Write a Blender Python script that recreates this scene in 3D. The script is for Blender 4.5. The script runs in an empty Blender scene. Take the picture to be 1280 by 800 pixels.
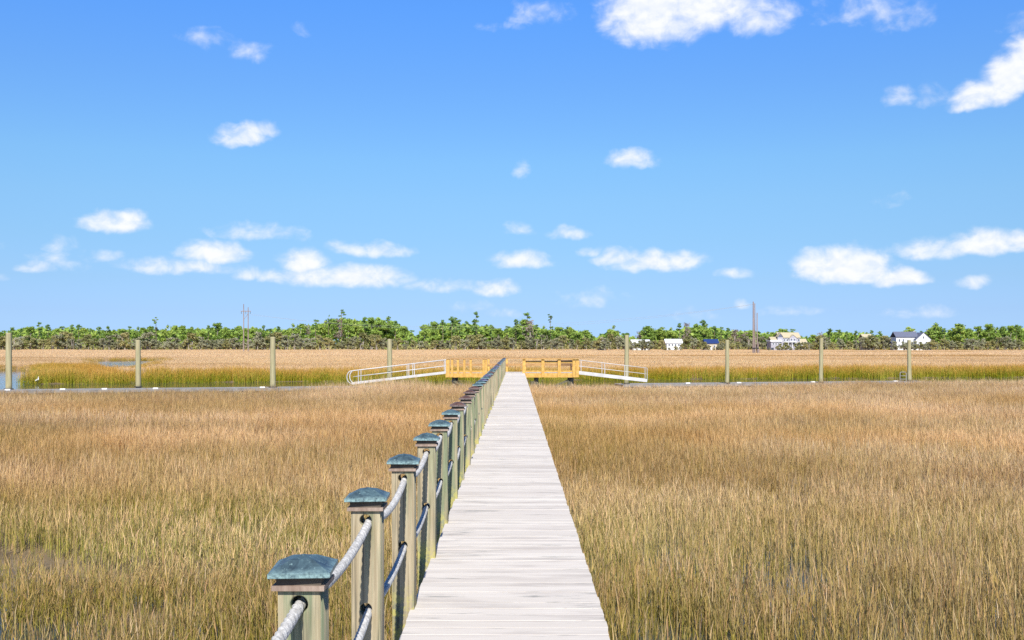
import bpy, bmesh, math, random
import numpy as np
from mathutils import Vector, Matrix

random.seed(7)
RNG = np.random.default_rng(11)
S = bpy.context.scene
COL = S.collection
F = 1280.0            # focal length in photo pixels (photo 1280 wide)
CX, HY, CAMZ = 645.0, 433.0, 1.67
R = math.radians


def PX(px, d):
    return (px - CX) * d / F


def PZ(py, d):
    return CAMZ - (py - HY) * d / F


# ------------------------------------------------------------------ objects
def tag(o, label=None, cat=None, group=None, kind=None):
    if label: o["label"] = label
    if cat: o["category"] = cat
    if group: o["group"] = group
    if kind: o["kind"] = kind
    return o


def empty(name, loc=(0, 0, 0), rz=0.0):
    o = bpy.data.objects.new(name, None)
    o.location = loc
    o.rotation_euler = (0, 0, rz)
    o.empty_display_size = 0.2
    COL.objects.link(o)
    return o


def mesh_obj(name, verts, faces, mats, parent=None, loc=None, smooth=False, midx=None, attrs=None, link=True):
    me = bpy.data.meshes.new(name)
    me.from_pydata([tuple(v) for v in verts], [], [tuple(f) for f in faces])
    if not isinstance(mats, (list, tuple)): mats = [mats]
    for m in mats: me.materials.append(m)
    if midx is not None: me.polygons.foreach_set('material_index', midx)
    if smooth: me.polygons.foreach_set('use_smooth', [True] * len(me.polygons))
    if attrs:
        for k, v in attrs.items():
            a = me.attributes.new(k, 'FLOAT', 'POINT')
            a.data.foreach_set('value', np.asarray(v, dtype=np.float32))
    me.update()
    o = bpy.data.objects.new(name, me)
    if link: COL.objects.link(o)
    if parent: o.parent = parent
    if loc is not None: o.location = loc
    return o


def copy_tree(o, parent=None):
    c = o.copy()
    COL.objects.link(c)
    if parent: c.parent = parent
    for ch in list(o.children):
        copy_tree(ch, c)
    return c


class MB:
    """collects boxes, bars and tubes into one mesh"""
    def __init__(s):
        s.v, s.f, s.mi = [], [], []

    def _add(s, vs, fs, mi=0):
        b = len(s.v)
        s.v += [tuple(v) for v in vs]
        s.f += [tuple(b + i for i in f) for f in fs]
        s.mi += [mi] * len(fs)

    def box(s, x0, x1, y0, y1, z0, z1, mi=0):
        vs = [(x0, y0, z0), (x1, y0, z0), (x1, y1, z0), (x0, y1, z0), (x0, y0, z1), (x1, y0, z1), (x1, y1, z1), (x0, y1, z1)]
        s._add(vs, [(0, 3, 2, 1), (4, 5, 6, 7), (0, 1, 5, 4), (1, 2, 6, 5), (2, 3, 7, 6), (3, 0, 4, 7)], mi)
        return s

    def bar(s, a, b, w, h, mi=0):
        a, b = Vector(a), Vector(b)
        d = (b - a).normalized()
        up = Vector((0, 0, 1)) if abs(d.z) < 0.95 else Vector((0, 1, 0))
        sd = d.cross(up).normalized() * w / 2
        u = sd.cross(d).normalized() * h / 2
        vs = []
        for p in (a, b):
            vs += [p - sd - u, p + sd - u, p + sd + u, p - sd + u]
        s._add(vs, [(0, 1, 2, 3), (7, 6, 5, 4), (0, 4, 5, 1), (1, 5, 6, 2), (2, 6, 7, 3), (3, 7, 4, 0)], mi)
        return s

    def tube(s, pts, r, n=10, mi=0, cap=True):
        pts = [Vector(p) for p in pts]
        if not isinstance(r, (list, tuple)): r = [r] * len(pts)
        vs, fs = [], []
        prev = None
        for i, p in enumerate(pts):
            d = (pts[min(i + 1, len(pts) - 1)] - pts[max(i - 1, 0)]).normalized()
            if prev is None:
                up = Vector((0, 0, 1)) if abs(d.z) < 0.9 else Vector((0, 1, 0))
                sd = d.cross(up).normalized()
            else:
                sd = (prev - d * prev.dot(d)).normalized()
            prev = sd
            u = d.cross(sd)
            for k in range(n):
                a = 2 * math.pi * k / n
                vs.append(p + (sd * math.cos(a) + u * math.sin(a)) * r[i])
        for i in range(len(pts) - 1):
            for k in range(n):
                fs.append((i * n + k, i * n + (k + 1) % n, (i + 1) * n + (k + 1) % n, (i + 1) * n + k))
        if cap:
            fs.append(tuple(range(n - 1, -1, -1)))
            fs.append(tuple((len(pts) - 1) * n + k for k in range(n)))
        s._add(vs, fs, mi)
        return s

    def gable(s, x0, x1, y0, y1, z0, z1, along='X', t=0.0, mi=0):
        """closed prism roof, ridge along X or Y"""
        if along == 'X':
            ym = (y0 + y1) / 2
            vs = [(x0, y0, z0), (x1, y0, z0), (x1, y1, z0), (x0, y1, z0), (x0, ym, z1), (x1, ym, z1)]
            fs = [(0, 3, 2, 1), (0, 1, 5, 4), (2, 3, 4, 5), (0, 4, 3), (1, 2, 5)]
        else:
            xm = (x0 + x1) / 2
            vs = [(x0, y0, z0), (x1, y0, z0), (x1, y1, z0), (x0, y1, z0), (xm, y0, z1), (xm, y1, z1)]
            fs = [(0, 3, 2, 1), (0, 1, 4), (1, 2, 5, 4), (2, 3, 5), (3, 0, 4, 5)]
        s._add(vs, fs, mi)
        return s

    def roofslabs(s, x0, x1, y0, y1, z0, z1, t=0.35, along='X', mi=0):
        """two sloping slabs with thickness"""
        if along == 'X':
            ym = (y0 + y1) / 2
            prof = [(y0, z0), (ym, z1), (y1, z0), (y1, z0 + t), (ym, z1 + t), (y0, z0 + t)]
            vs = [(x0, p[0], p[1]) for p in prof] + [(x1, p[0], p[1]) for p in prof]
        else:
            xm = (x0 + x1) / 2
            prof = [(x0, z0), (xm, z1), (x1, z0), (x1, z0 + t), (xm, z1 + t), (x0, z0 + t)]
            vs = [(p[0], y0, p[1]) for p in prof] + [(p[0], y1, p[1]) for p in prof]
        fs = [(0, 5, 4, 1), (1, 4, 3, 2), (6, 7, 10, 11), (7, 8, 9, 10),
              (0, 1, 7, 6), (1, 2, 8, 7), (2, 3, 9, 8), (3, 4, 10, 9), (4, 5, 11, 10), (5, 0, 6, 11)]
        s._add(vs, fs, mi)
        return s

    def build(s, name, mats, parent=None, loc=None, smooth=False, bevel=0.0, attrs=None):
        o = mesh_obj(name, s.v, s.f, mats, parent, loc, smooth, s.mi, attrs)
        bm = bmesh.new(); bm.from_mesh(o.data)
        bmesh.ops.recalc_face_normals(bm, faces=bm.faces)
        bm.to_mesh(o.data); bm.free()
        if bevel:
            m = o.modifiers.new('bevel', 'BEVEL'); m.width = bevel; m.segments = 2; m.limit_method = 'ANGLE'
        return o


# ------------------------------------------------------------------ numpy noise
def vnoise(x, y, seed=0):
    x = np.asarray(x, dtype=np.float64); y = np.asarray(y, dtype=np.float64)
    xi = np.floor(x).astype(np.int64); yi = np.floor(y).astype(np.int64)
    fx = x - xi; fy = y - yi
    fx = fx * fx * (3 - 2 * fx); fy = fy * fy * (3 - 2 * fy)

    def h(a, b):
        n = (a * 374761393 + b * 668265263 + seed * 982451653) & 0x7fffffff
        n = ((n ^ (n >> 13)) * 1274126177) & 0x7fffffff
        n = (n ^ (n >> 16)) & 0xffff
        return n / 65535.0
    return (h(xi, yi) * (1 - fx) + h(xi + 1, yi) * fx) * (1 - fy) + (h(xi, yi + 1) * (1 - fx) + h(xi + 1, yi + 1) * fx) * fy


def fbm(x, y, seed=0, o=3):
    t = 0; a = 0.5; n = 0
    for i in range(o):
        t = t + a * vnoise(x * 2 ** i, y * 2 ** i, seed + i); n += a; a *= 0.5
    return t / n


def sstep(a, b, x):
    t = np.clip((x - a) / (b - a), 0, 1)
    return t * t * (3 - 2 * t)


def poly_sdf(x, y, poly):
    """signed distance, positive inside"""
    d = np.full(x.shape, 1e9); inside = np.zeros(x.shape, bool)
    n = len(poly)
    for i in range(n):
        ax, ay = poly[i]; bx, by = poly[(i + 1) % n]
        ex, ey = bx - ax, by - ay
        t = np.clip(((x - ax) * ex + (y - ay) * ey) / (ex * ex + ey * ey), 0, 1)
        d = np.minimum(d, np.hypot(x - ax - t * ex, y - ay - t * ey))
        c = ((ay > y) != (by > y)) & (x < ex * (y - ay) / (ey if ey != 0 else 1e-9) + ax)
        inside ^= c
    return np.where(inside, d, -d)


WATER_Z = -1.30
POND = [(PX(p, d), d) for p, d in ((116, 126), (165, 126), (187, 160), (209, 200), (180, 216), (117, 208))]
WEDGE = [(-37, 70), (-39, 83), (-43, 92), (-48, 103), (-59, 122), (-62, 128), (-95, 131), (-190, 140), (-190, 40), (-60, 50)]


def shore_near(x):
    return 61.0 + 0.26 * x + 1.6 * (fbm(x / 9.0, x * 0 + 3.3, 5) - 0.5)


def shore_far(x):
    return 88.0 + 0.2 * x + 3.0 * (fbm(x / 12.0, x * 0 + 9.1, 8) - 0.5)


def water_amount(x, y):
    """>0 in open water (metres from the bank)"""
    a = np.minimum(y - shore_near(x), shore_far(x) - y)
    n = 2.0 * (fbm(x / 5.0, y / 5.0, 21) - 0.5)
    b = poly_sdf(x, y, WEDGE) + n
    c = poly_sdf(x, y, POND) + n
    return np.maximum(np.maximum(a, b), c)


def ground_z(x, y):
    w = water_amount(x, y)
    n1 = fbm(x / 1.6, y / 1.6, 31) - 0.5
    n2 = fbm(x / 9.0, y / 9.0, 41) - 0.5
    near = 1 - sstep(18, 42, y)
    wet = np.exp(-(((x - 2.2) / 3.2) ** 2 + ((y - 11) / 5.5) ** 2)) + 0.35 * np.exp(-(((x + 5) / 4) ** 2 + ((y - 9) / 4) ** 2))
    z = -1.235 + 0.10 * n1 + 0.09 * n2 - 0.05 * near - 0.055 * wet
    z = z + sstep(640, 672, y) * 0.42
    bank = sstep(-1.3, 1.6, w)
    return z * (1 - bank) + (-2.1) * bank


# ------------------------------------------------------------------ materials
def new_mat(name):
    m = bpy.data.materials.new(name); m.use_nodes = True
    nt = m.node_tree
    for n in list(nt.nodes): nt.nodes.remove(n)
    out = nt.nodes.new('ShaderNodeOutputMaterial')
    return m, nt, out


class NT:
    def __init__(s, nt): s.nt = nt

    def n(s, t, **kw):
        nd = s.nt.nodes.new(t)
        for k, v in kw.items(): setattr(nd, k, v)
        return nd

    def put(s, sock, v):
        if isinstance(v, bpy.types.NodeSocket): s.nt.links.new(v, sock)
        elif v is not None:
            try: sock.default_value = v
            except Exception: sock.default_value = (v[0], v[1], v[2], 1.0)

    def math(s, op, a, b=None, c=None, clamp=False):
        nd = s.n('ShaderNodeMath', operation=op, use_clamp=clamp)
        s.put(nd.inputs[0], a)
        if b is not None: s.put(nd.inputs[1], b)
        if c is not None: s.put(nd.inputs[2], c)
        return nd.outputs[0]

    def vmath(s, op, a, b=None, c=None, scale=None):
        nd = s.n('ShaderNodeVectorMath', operation=op)
        s.put(nd.inputs[0], a)
        if b is not None: s.put(nd.inputs[1], b)
        if c is not None: s.put(nd.inputs[2], c)
        if scale is not None: s.put(nd.inputs['Scale'], scale)
        return nd.outputs['Value'] if op in ('LENGTH', 'DOT_PRODUCT', 'DISTANCE') else nd.outputs[0]

    def mix(s, fac, a, b, blend='MIX'):
        nd = s.n('ShaderNodeMix', data_type='RGBA', blend_type=blend)
        s.put(nd.inputs['Factor'], fac)
        for i, v in ((6, a), (7, b)):
            if isinstance(v, (tuple, list)) and len(v) == 3: v = (*v, 1.0)
            s.put(nd.inputs[i], v)
        return nd.outputs[2]

    def ramp(s, fac, stops, interp='LINEAR'):
        nd = s.n('ShaderNodeValToRGB')
        cr = nd.color_ramp; cr.interpolation = interp
        while len(cr.elements) > 1: cr.elements.remove(cr.elements[-1])
        for i, (p, c) in enumerate(stops):
            e = cr.elements[0] if i == 0 else cr.elements.new(p)
            e.position = p; e.color = (*c, 1.0) if len(c) == 3 else c
        s.put(nd.inputs[0], fac)
        return nd.outputs[0]

    def mr(s, v, a, b, c=0.0, d=1.0, smooth=False):
        nd = s.n('ShaderNodeMapRange')
        if smooth: nd.interpolation_type = 'SMOOTHSTEP'
        s.put(nd.inputs['Value'], v)
        for k, q in (('From Min', a), ('From Max', b), ('To Min', c), ('To Max', d)): s.put(nd.inputs[k], q)
        return nd.outputs['Result']

    def noise(s, vec, scale, detail=3.0, rough=0.55, dist=0.0):
        nd = s.n('ShaderNodeTexNoise')
        s.put(nd.inputs['Vector'], vec)
        nd.inputs['Scale'].default_value = scale
        nd.inputs['Detail'].default_value = detail
        nd.inputs['Roughness'].default_value = rough
        nd.inputs['Distortion'].default_value = dist
        return nd.outputs['Fac']

    def attr(s, name, typ='GEOMETRY'):
        nd = s.n('ShaderNodeAttribute', attribute_type=typ, attribute_name=name)
        return nd.outputs['Fac']

    def bump(s, h, strength=0.3, dist=0.01):
        nd = s.n('ShaderNodeBump')
        nd.inputs['Strength'].default_value = strength
        nd.inputs['Distance'].default_value = dist
        s.put(nd.inputs['Height'], h)
        return nd.outputs[0]

    def bsdf(s, col, rough=0.7, normal=None, metallic=0.0, spec=0.3, ior=None):
        nd = s.n('ShaderNodeBsdfPrincipled')
        if isinstance(col, (tuple, list)) and len(col) == 3: col = (*col, 1.0)
        s.put(nd.inputs['Base Color'], col)
        s.put(nd.inputs['Roughness'], rough)
        s.put(nd.inputs['Metallic'], metallic)
        nd.inputs['Specular IOR Level'].default_value = spec
        if ior: nd.inputs['IOR'].default_value = ior
        if normal is not None: s.put(nd.inputs['Normal'], normal)
        return nd.outputs[0]

    def objco(s): return s.n('ShaderNodeTexCoord').outputs['Object']
    def pos(s): return s.n('ShaderNodeNewGeometry').outputs['Position']
    def scale(s, v, sc): return s.vmath('MULTIPLY', v, sc)

    def xyz(s, v):
        nd = s.n('ShaderNodeSeparateXYZ'); s.put(nd.inputs[0], v)
        return nd.outputs


def simple_mat(name, c1, c2, scale=(1, 1, 1), nscale=3.0, rough=0.75, bump=0.2, metallic=0.0, lo=0.35, hi=0.65, spec=0.3):
    m, nt, out = new_mat(name); t = NT(nt)
    p = t.scale(t.objco(), scale)
    f = t.noise(p, nscale, 5, 0.6)
    col = t.mix(t.mr(f, lo, hi), c1, c2)
    b = t.bump(t.noise(p, nscale * 4, 4, 0.6), bump, 0.01)
    nt.links.new(t.bsdf(col, rough, b, metallic, spec), out.inputs[0])
    return m


def deck_mat():
    m, nt, out = new_mat('weathered_plank'); t = NT(nt)
    p = t.objco(); pl = t.attr('pl')
    off = t.n('ShaderNodeCombineXYZ'); t.put(off.inputs[0], t.math('MULTIPLY', pl, 37.0)); t.put(off.inputs[1], t.math('MULTIPLY', pl, 91.0))
    q = t.vmath('ADD', p, off.outputs[0])
    grain = t.noise(t.scale(q, (2.2, 70, 1)), 1.0, 5, 0.65)
    broad = t.noise(t.scale(q, (1.1, 5, 1)), 1.0, 4, 0.6)
    col = t.mix(t.mr(grain, 0.3, 0.7), (0.45, 0.41, 0.362), (0.575, 0.53, 0.475))
    col = t.mix(t.mr(pl, 0, 1, 0.15, 0.7), col, t.mix(t.math('FRACT', t.math('MULTIPLY', pl, 7.3)), (0.39, 0.35, 0.305), (0.575, 0.535, 0.475)))
    col = t.mix(t.mr(broad, 0.50, 0.70, 0, 0.6), col, (0.30, 0.265, 0.235))
    st = t.noise(t.scale(p, (1.3, 9, 1)), 1.0, 6, 0.7)
    col = t.mix(t.mr(st, 0.58, 0.70, 0, 0.8), col, (0.12, 0.13, 0.12))
    sp = t.noise(t.scale(q, (12, 60, 1)), 1.0, 3, 0.6)
    col = t.mix(t.mr(sp, 0.68, 0.78, 0, 0.55), col, (0.22, 0.20, 0.19))
    h = t.math('ADD', t.math('MULTIPLY', grain, 0.6), broad)
    nt.links.new(t.bsdf(col, 0.8, t.bump(h, 0.4, 0.004), spec=0.2), out.inputs[0])
    return m


def post_mat(name='treated_post', lichen=True):
    m, nt, out = new_mat(name); t = NT(nt)
    p = t.objco()
    r = t.n('ShaderNodeObjectInfo').outputs['Random']
    off = t.n('ShaderNodeCombineXYZ')
    t.put(off.inputs[0], t.math('MULTIPLY', r, 13.0)); t.put(off.inputs[2], t.math('MULTIPLY', r, 29.0))
    q = t.vmath('ADD', p, off.outputs[0])
    g = t.noise(t.scale(q, (48, 48, 1.8)), 1.0, 6, 0.7, 0.5)
    big = t.noise(t.scale(q, (16, 16, 0.9)), 1.0, 4, 0.6)
    tan = t.mix(t.mr(g, 0.3, 0.7), (0.235, 0.185, 0.11), (0.44, 0.37, 0.245))
    grn = t.mix(t.mr(g, 0.3, 0.7), (0.10, 0.12, 0.065), (0.27, 0.29, 0.175))
    k = t.math('ADD', t.mr(big, 0.42, 0.58, -0.05, 0.95), t.mr(r, 0, 1, -0.35, 0.35), clamp=True)
    col = t.mix(k, tan, grn)
    crack = t.noise(t.scale(q, (90, 90, 1.2)), 1.0, 2, 0.5)
    col = t.mix(t.mr(crack, 0.60, 0.68, 0, 0.75), col, (0.08, 0.07, 0.05))
    stn = t.noise(t.scale(q, (30, 30, 1.6)), 1.0, 4, 0.6)
    col = t.mix(t.mr(stn, 0.54, 0.68, 0, 0.55), col, (0.10, 0.105, 0.075))
    if lichen:
        z = t.xyz(p)[2]
        ln = t.noise(q, 22.0, 4, 0.65)
        lf = t.math('MULTIPLY', t.mr(z, 0.02, 0.16, 1.0, 0.0), t.mr(ln, 0.42, 0.58), clamp=True)
        col = t.mix(t.math('MULTIPLY', lf, 0.8), col, (0.42, 0.37, 0.10))
    nt.links.new(t.bsdf(col, 0.85, t.bump(g, 0.5, 0.004), spec=0.2), out.inputs[0])
    return m


def patina_mat(name, a, b, c, metallic=0.25):
    m, nt, out = new_mat(name); t = NT(nt)
    p = t.objco()
    r = t.n('ShaderNodeObjectInfo').outputs['Random']
    off = t.n('ShaderNodeCombineXYZ'); t.put(off.inputs[0], t.math('MULTIPLY', r, 31.0))
    q = t.vmath('ADD', p, off.outputs[0])
    n1 = t.noise(q, 16, 6, 0.65, 0.6); n2 = t.noise(q, 70, 4, 0.6)
    col = t.mix(t.mr(n1, 0.38, 0.62), a, b)
    z = t.xyz(p)[2]
    edge = t.math('MULTIPLY', t.mr(z, 0.028, 0.010), t.mr(n2, 0.3, 0.6), clamp=True)
    k = t.math('MAXIMUM', t.mr(n2, 0.60, 0.72, 0, 0.8), t.math('MULTIPLY', edge, 0.95))
    col = t.mix(k, col, c)
    nt.links.new(t.bsdf(col, t.mr(n1, 0.3, 0.7, 0.38, 0.6), t.bump(n2, 0.15, 0.003), metallic, 0.5), out.inputs[0])
    return m


def grass_mat(name, stops, greens, orange):
    m, nt, out = new_mat(name); t = NT(nt)
    r, h = t.attr('r'), t.attr('h')
    gi, oi, vi = t.attr('green', 'INSTANCER'), t.attr('orange', 'INSTANCER'), t.attr('val', 'INSTANCER')
    tan = t.ramp(r, stops)
    r2 = t.math('FRACT', t.math('MULTIPLY', r, 17.31))
    grn = t.ramp(r2, greens)
    tan = t.mix(t.math('MULTIPLY', oi, t.mr(r2, 0, 1, 0.4, 1.0)), tan, t.mix(r2, orange[0], orange[1]))
    gf = t.math('MULTIPLY', gi, t.mr(t.math('ADD', h, t.mr(r2, 0, 1, -0.45, 0.35)), 0.15, 0.85, 1.0, 0.0), clamp=True)
    col = t.mix(gf, tan, grn)
    col = t.mix(1.0, col, t.n('ShaderNodeCombineColor').outputs[0], 'MULTIPLY') if False else col
    vv = t.n('ShaderNodeHueSaturation'); t.put(vv.inputs['Value'], t.mr(vi, 0, 1, 0.79, 1.23)); t.put(vv.inputs['Color'], col)
    t.put(vv.inputs['Saturation'], t.mr(vi, 0, 1, 1.06, 0.9))
    col = vv.outputs[0]
    d = t.bsdf(col, 0.65, spec=0.25)
    tr = t.n('ShaderNodeBsdfTranslucent'); t.put(tr.inputs[0], col)
    mx = t.n('ShaderNodeMixShader'); mx.inputs[0].default_value = 0.28
    nt.links.new(d, mx.inputs[1]); nt.links.new(tr.outputs[0], mx.inputs[2])
    nt.links.new(mx.outputs[0], out.inputs[0])
    return m


def leaf_mat(name, stops, var=0.5):
    m, nt, out = new_mat(name); t = NT(nt)
    r = t.attr('r'); orr = t.n('ShaderNodeObjectInfo').outputs['Random']
    col = t.ramp(t.math('ADD', t.math('MULTIPLY', r, 1 - var), t.math('MULTIPLY', orr, var)), stops)
    d = t.bsdf(col, 0.6, spec=0.25)
    tr = t.n('ShaderNodeBsdfTranslucent'); t.put(tr.inputs[0], col)
    mx = t.n('ShaderNodeMixShader'); mx.inputs[0].default_value = 0.3
    nt.links.new(d, mx.inputs[1]); nt.links.new(tr.outputs[0], mx.inputs[2])
    nt.links.new(mx.outputs[0], out.inputs[0])
    return m


def ground_mat():
    m, nt, out = new_mat('marsh_ground'); t = NT(nt)
    p = t.pos(); y = t.xyz(p)[1]; z = t.xyz(p)[2]
    n = t.noise(p, 1.6, 6, 0.65); nb = t.noise(t.scale(p, (0.008, 0.03, 1)), 1.0, 5, 0.6)
    mud = t.mix(t.mr(n, 0.35, 0.65), (0.10, 0.075, 0.045), (0.21, 0.155, 0.085))
    straw = t.mix(t.mr(nb, 0.35, 0.65), (0.40, 0.27, 0.125), (0.56, 0.41, 0.22))
    straw = t.mix(t.mr(n, 0.4, 0.7, 0, 0.4), straw, (0.33, 0.23, 0.10))
    f = t.math('MULTIPLY', t.mr(y, 92, 130), t.mr(z, -1.32, -1.22), clamp=True)
    col = t.mix(f, mud, straw)
    rough = t.mr(z, -1.30, -1.24, 0.35, 0.9)
    nt.links.new(t.bsdf(col, rough, t.bump(n, 0.6, 0.05), spec=0.35), out.inputs[0])
    return m


def water_mat():
    m, nt, out = new_mat('creek_water'); t = NT(nt)
    p = t.pos()
    h = t.math('ADD', t.noise(t.scale(p, (1.6, 3.0, 1)), 1.0, 4, 0.6), t.math('MULTIPLY', t.noise(p, 7.0, 2, 0.5), 0.25))
    nt.links.new(t.bsdf((0.035, 0.045, 0.04), 0.06, t.bump(h, 0.35, 0.02), spec=0.5, ior=1.33), out.inputs[0])
    return m


M = {}
M['deck'] = deck_mat()
M['post'] = post_mat()
M['piling'] = simple_mat('round_piling_wood', (0.27, 0.24, 0.12), (0.43, 0.39, 0.22), (7, 7, 0.5), 1.0, 0.85, 0.4)
def piling_mat():
    m, nt, out = new_mat('round_piling_wood'); t = NT(nt)
    p = t.objco(); z = t.xyz(p)[2]
    r_ = t.n('ShaderNodeObjectInfo').outputs['Random']
    of = t.n('ShaderNodeCombineXYZ'); t.put(of.inputs[2], t.math('MULTIPLY', r_, 40.0))
    q = t.vmath('ADD', p, of.outputs[0])
    g = t.noise(t.scale(q, (14, 14, 0.8)), 1.0, 5, 0.65); b = t.noise(t.scale(q, (3, 3, 1.2)), 1.0, 3, 0.5)
    col = t.mix(t.mr(g, 0.3, 0.7), (0.235, 0.205, 0.10), (0.42, 0.38, 0.225))
    col = t.mix(t.mr(b, 0.45, 0.7, 0, 0.5), col, (0.40, 0.33, 0.19))
    k = t.math('ADD', z, t.mr(b, 0.3, 0.7, -0.15, 0.15))
    col = t.mix(t.mr(k, 0.15, 0.55, 0.85, 0.0), col, (0.085, 0.08, 0.055))
    nt.links.new(t.bsdf(col, 0.85, t.bump(g, 0.5, 0.01), spec=0.2), out.inputs[0])
    return m


M['piling'] = piling_mat()
M['underwood'] = simple_mat('substructure_wood', (0.20, 0.16, 0.10), (0.34, 0.29, 0.20), (2, 2, 2), 3.0)
M['collar'] = simple_mat('post_collar_wood', (0.20, 0.14, 0.105), (0.33, 0.25, 0.195), (14, 14, 3), 2.0)
M['capshade'] = simple_mat('cap_gap_shade', (0.05, 0.04, 0.03), (0.10, 0.08, 0.06))  # near-black colour standing for the shadow gap under the post caps
M['patina'] = patina_mat('verdigris_copper', (0.03, 0.05, 0.065), (0.075, 0.13, 0.15), (0.27, 0.40, 0.39))
M['copper'] = patina_mat('brown_copper', (0.10, 0.055, 0.045), (0.17, 0.095, 0.075), (0.24, 0.20, 0.18), 0.45)
M['plum'] = patina_mat('purple_copper', (0.10, 0.06, 0.12), (0.13, 0.13, 0.22), (0.2, 0.27, 0.33), 0.45)
M['rope'] = simple_mat('grey_rope', (0.32, 0.31, 0.29), (0.55, 0.54, 0.515), (1, 1, 1), 45.0, 0.9, 0.5)
M['yellow'] = simple_mat('golden_stained_wood', (0.46, 0.255, 0.055), (0.63, 0.38, 0.105), (3, 3, 3), 2.0, 0.6)
M['yellowdark'] = simple_mat('brown_rail_cap', (0.30, 0.16, 0.06), (0.42, 0.24, 0.09), (3, 3, 3), 2.0, 0.6)
M['alu'] = simple_mat('white_aluminium', (0.45, 0.435, 0.42), (0.57, 0.555, 0.54), (1, 1, 1), 2.0, 0.45, 0.05, 0.0)
M['dockdeck'] = simple_mat('grey_dock_boards', (0.19, 0.18, 0.17), (0.30, 0.285, 0.27), (1, 8, 1), 1.0)
M['dockside'] = simple_mat('weathered_dock_side', (0.16, 0.145, 0.13), (0.27, 0.25, 0.23), (1, 1, 1), 2.0)
M['float'] = simple_mat('black_float', (0.03, 0.03, 0.035), (0.06, 0.06, 0.065))
M['white'] = simple_mat('white_vinyl', (0.74, 0.74, 0.73), (0.82, 0.82, 0.81), (1, 1, 1), 2.0, 0.5, 0.05)
M['polewood'] = simple_mat('brown_pole', (0.19, 0.135, 0.115), (0.31, 0.24, 0.21), (4, 4, 0.25), 1.0)
M['wire'] = simple_mat('aluminium_wire', (0.26, 0.27, 0.25), (0.34, 0.35, 0.32))
M['bench'] = simple_mat('dark_bench_wood', (0.09, 0.05, 0.03), (0.16, 0.09, 0.05), (3, 3, 3), 2.0)
M['feather'] = simple_mat('white_feather', (0.78, 0.78, 0.76), (0.84, 0.84, 0.82), (1, 1, 1), 30.0)
M['bill'] = simple_mat('yellow_bill', (0.6, 0.4, 0.05), (0.65, 0.45, 0.08))
M['birdleg'] = simple_mat('black_leg', (0.03, 0.03, 0.03), (0.05, 0.05, 0.05))
M['wallwhite'] = simple_mat('white_siding', (0.60, 0.60, 0.60), (0.72, 0.72, 0.71), (0.2, 0.2, 6), 1.0, 0.6, 0.2)
M['wallgrey'] = simple_mat('pale_grey_siding', (0.30, 0.29, 0.33), (0.38, 0.37, 0.41), (0.2, 0.2, 6), 1.0, 0.7, 0.2)
M['wallcream'] = simple_mat('cream_siding', (0.42, 0.36, 0.25), (0.52, 0.45, 0.32), (0.2, 0.2, 6), 1.0, 0.7, 0.2)
M['rooftan'] = simple_mat('tan_shingles', (0.36, 0.305, 0.20), (0.46, 0.40, 0.27), (2, 2, 2), 2.0, 0.85, 0.3)
M['roofslate'] = simple_mat('slate_grey_shingles', (0.085, 0.095, 0.14), (0.13, 0.145, 0.20), (2, 2, 2), 2.0, 0.8, 0.3)
M['roofnavy'] = simple_mat('navy_roof', (0.012, 0.03, 0.11), (0.02, 0.045, 0.15), (2, 2, 2), 2.0, 0.6, 0.2)
M['glass'] = simple_mat('dark_window_glass', (0.04, 0.05, 0.07), (0.06, 0.075, 0.10), rough=0.12, bump=0.0, spec=0.6)
M['bark'] = simple_mat('grey_bark', (0.22, 0.19, 0.155), (0.36, 0.32, 0.27), (4, 4, 0.6), 1.0)
M['bark2'] = simple_mat('brown_pine_bark', (0.13, 0.09, 0.065), (0.22, 0.16, 0.12), (4, 4, 0.6), 1.0)
M['grass'] = grass_mat('dry_cordgrass',
    [(0.0, (0.294, 0.172, 0.079)), (0.15, (0.618, 0.428, 0.213)), (0.32, (0.484, 0.277, 0.140)), (0.48, (0.680, 0.496, 0.287)), (0.62, (0.556, 0.387, 0.128)), (0.78, (0.608, 0.366, 0.201)), (0.88, (0.340, 0.240, 0.128)), (1.0, (0.700, 0.543, 0.348))],
    [(0.0, (0.134, 0.152, 0.018)), (0.3, (0.340, 0.298, 0.037)), (0.55, (0.206, 0.246, 0.049)), (0.8, (0.433, 0.340, 0.061)), (1.0, (0.278, 0.282, 0.043))],
    ((0.587, 0.319, 0.104), (0.680, 0.434, 0.183)))
M['bankgrass'] = grass_mat('creek_bank_cordgrass',
    [(0.0, (0.44, 0.23, 0.035)), (0.5, (0.58, 0.34, 0.07)), (1.0, (0.62, 0.42, 0.14))],
    [(0.0, (0.17, 0.235, 0.012)), (0.5, (0.33, 0.36, 0.015)), (1.0, (0.50, 0.42, 0.025))],
    ((0.54, 0.25, 0.03), (0.62, 0.35, 0.06)))
M['leafpine'] = leaf_mat('pine_needles', [(0, (0.098, 0.178, 0.052)), (0.5, (0.166, 0.281, 0.070)), (1, (0.271, 0.382, 0.093))])
M['leafgreen'] = leaf_mat('bright_leaves', [(0, (0.156, 0.249, 0.049)), (0.5, (0.258, 0.377, 0.070)), (1, (0.424, 0.483, 0.101))])
M['leafgrey'] = leaf_mat('grey_olive_leaves', [(0, (0.201, 0.209, 0.115)), (0.5, (0.305, 0.303, 0.178)), (1, (0.408, 0.391, 0.253))])
M['leafolive'] = leaf_mat('olive_leaves', [(0, (0.185, 0.202, 0.089)), (0.5, (0.306, 0.300, 0.113)), (1, (0.466, 0.382, 0.167))])
M['twig'] = leaf_mat('bare_twigs', [(0, (0.24, 0.18, 0.14)), (1, (0.36, 0.29, 0.24))])
M['ground'] = ground_mat()
M['water'] = water_mat()

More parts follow.
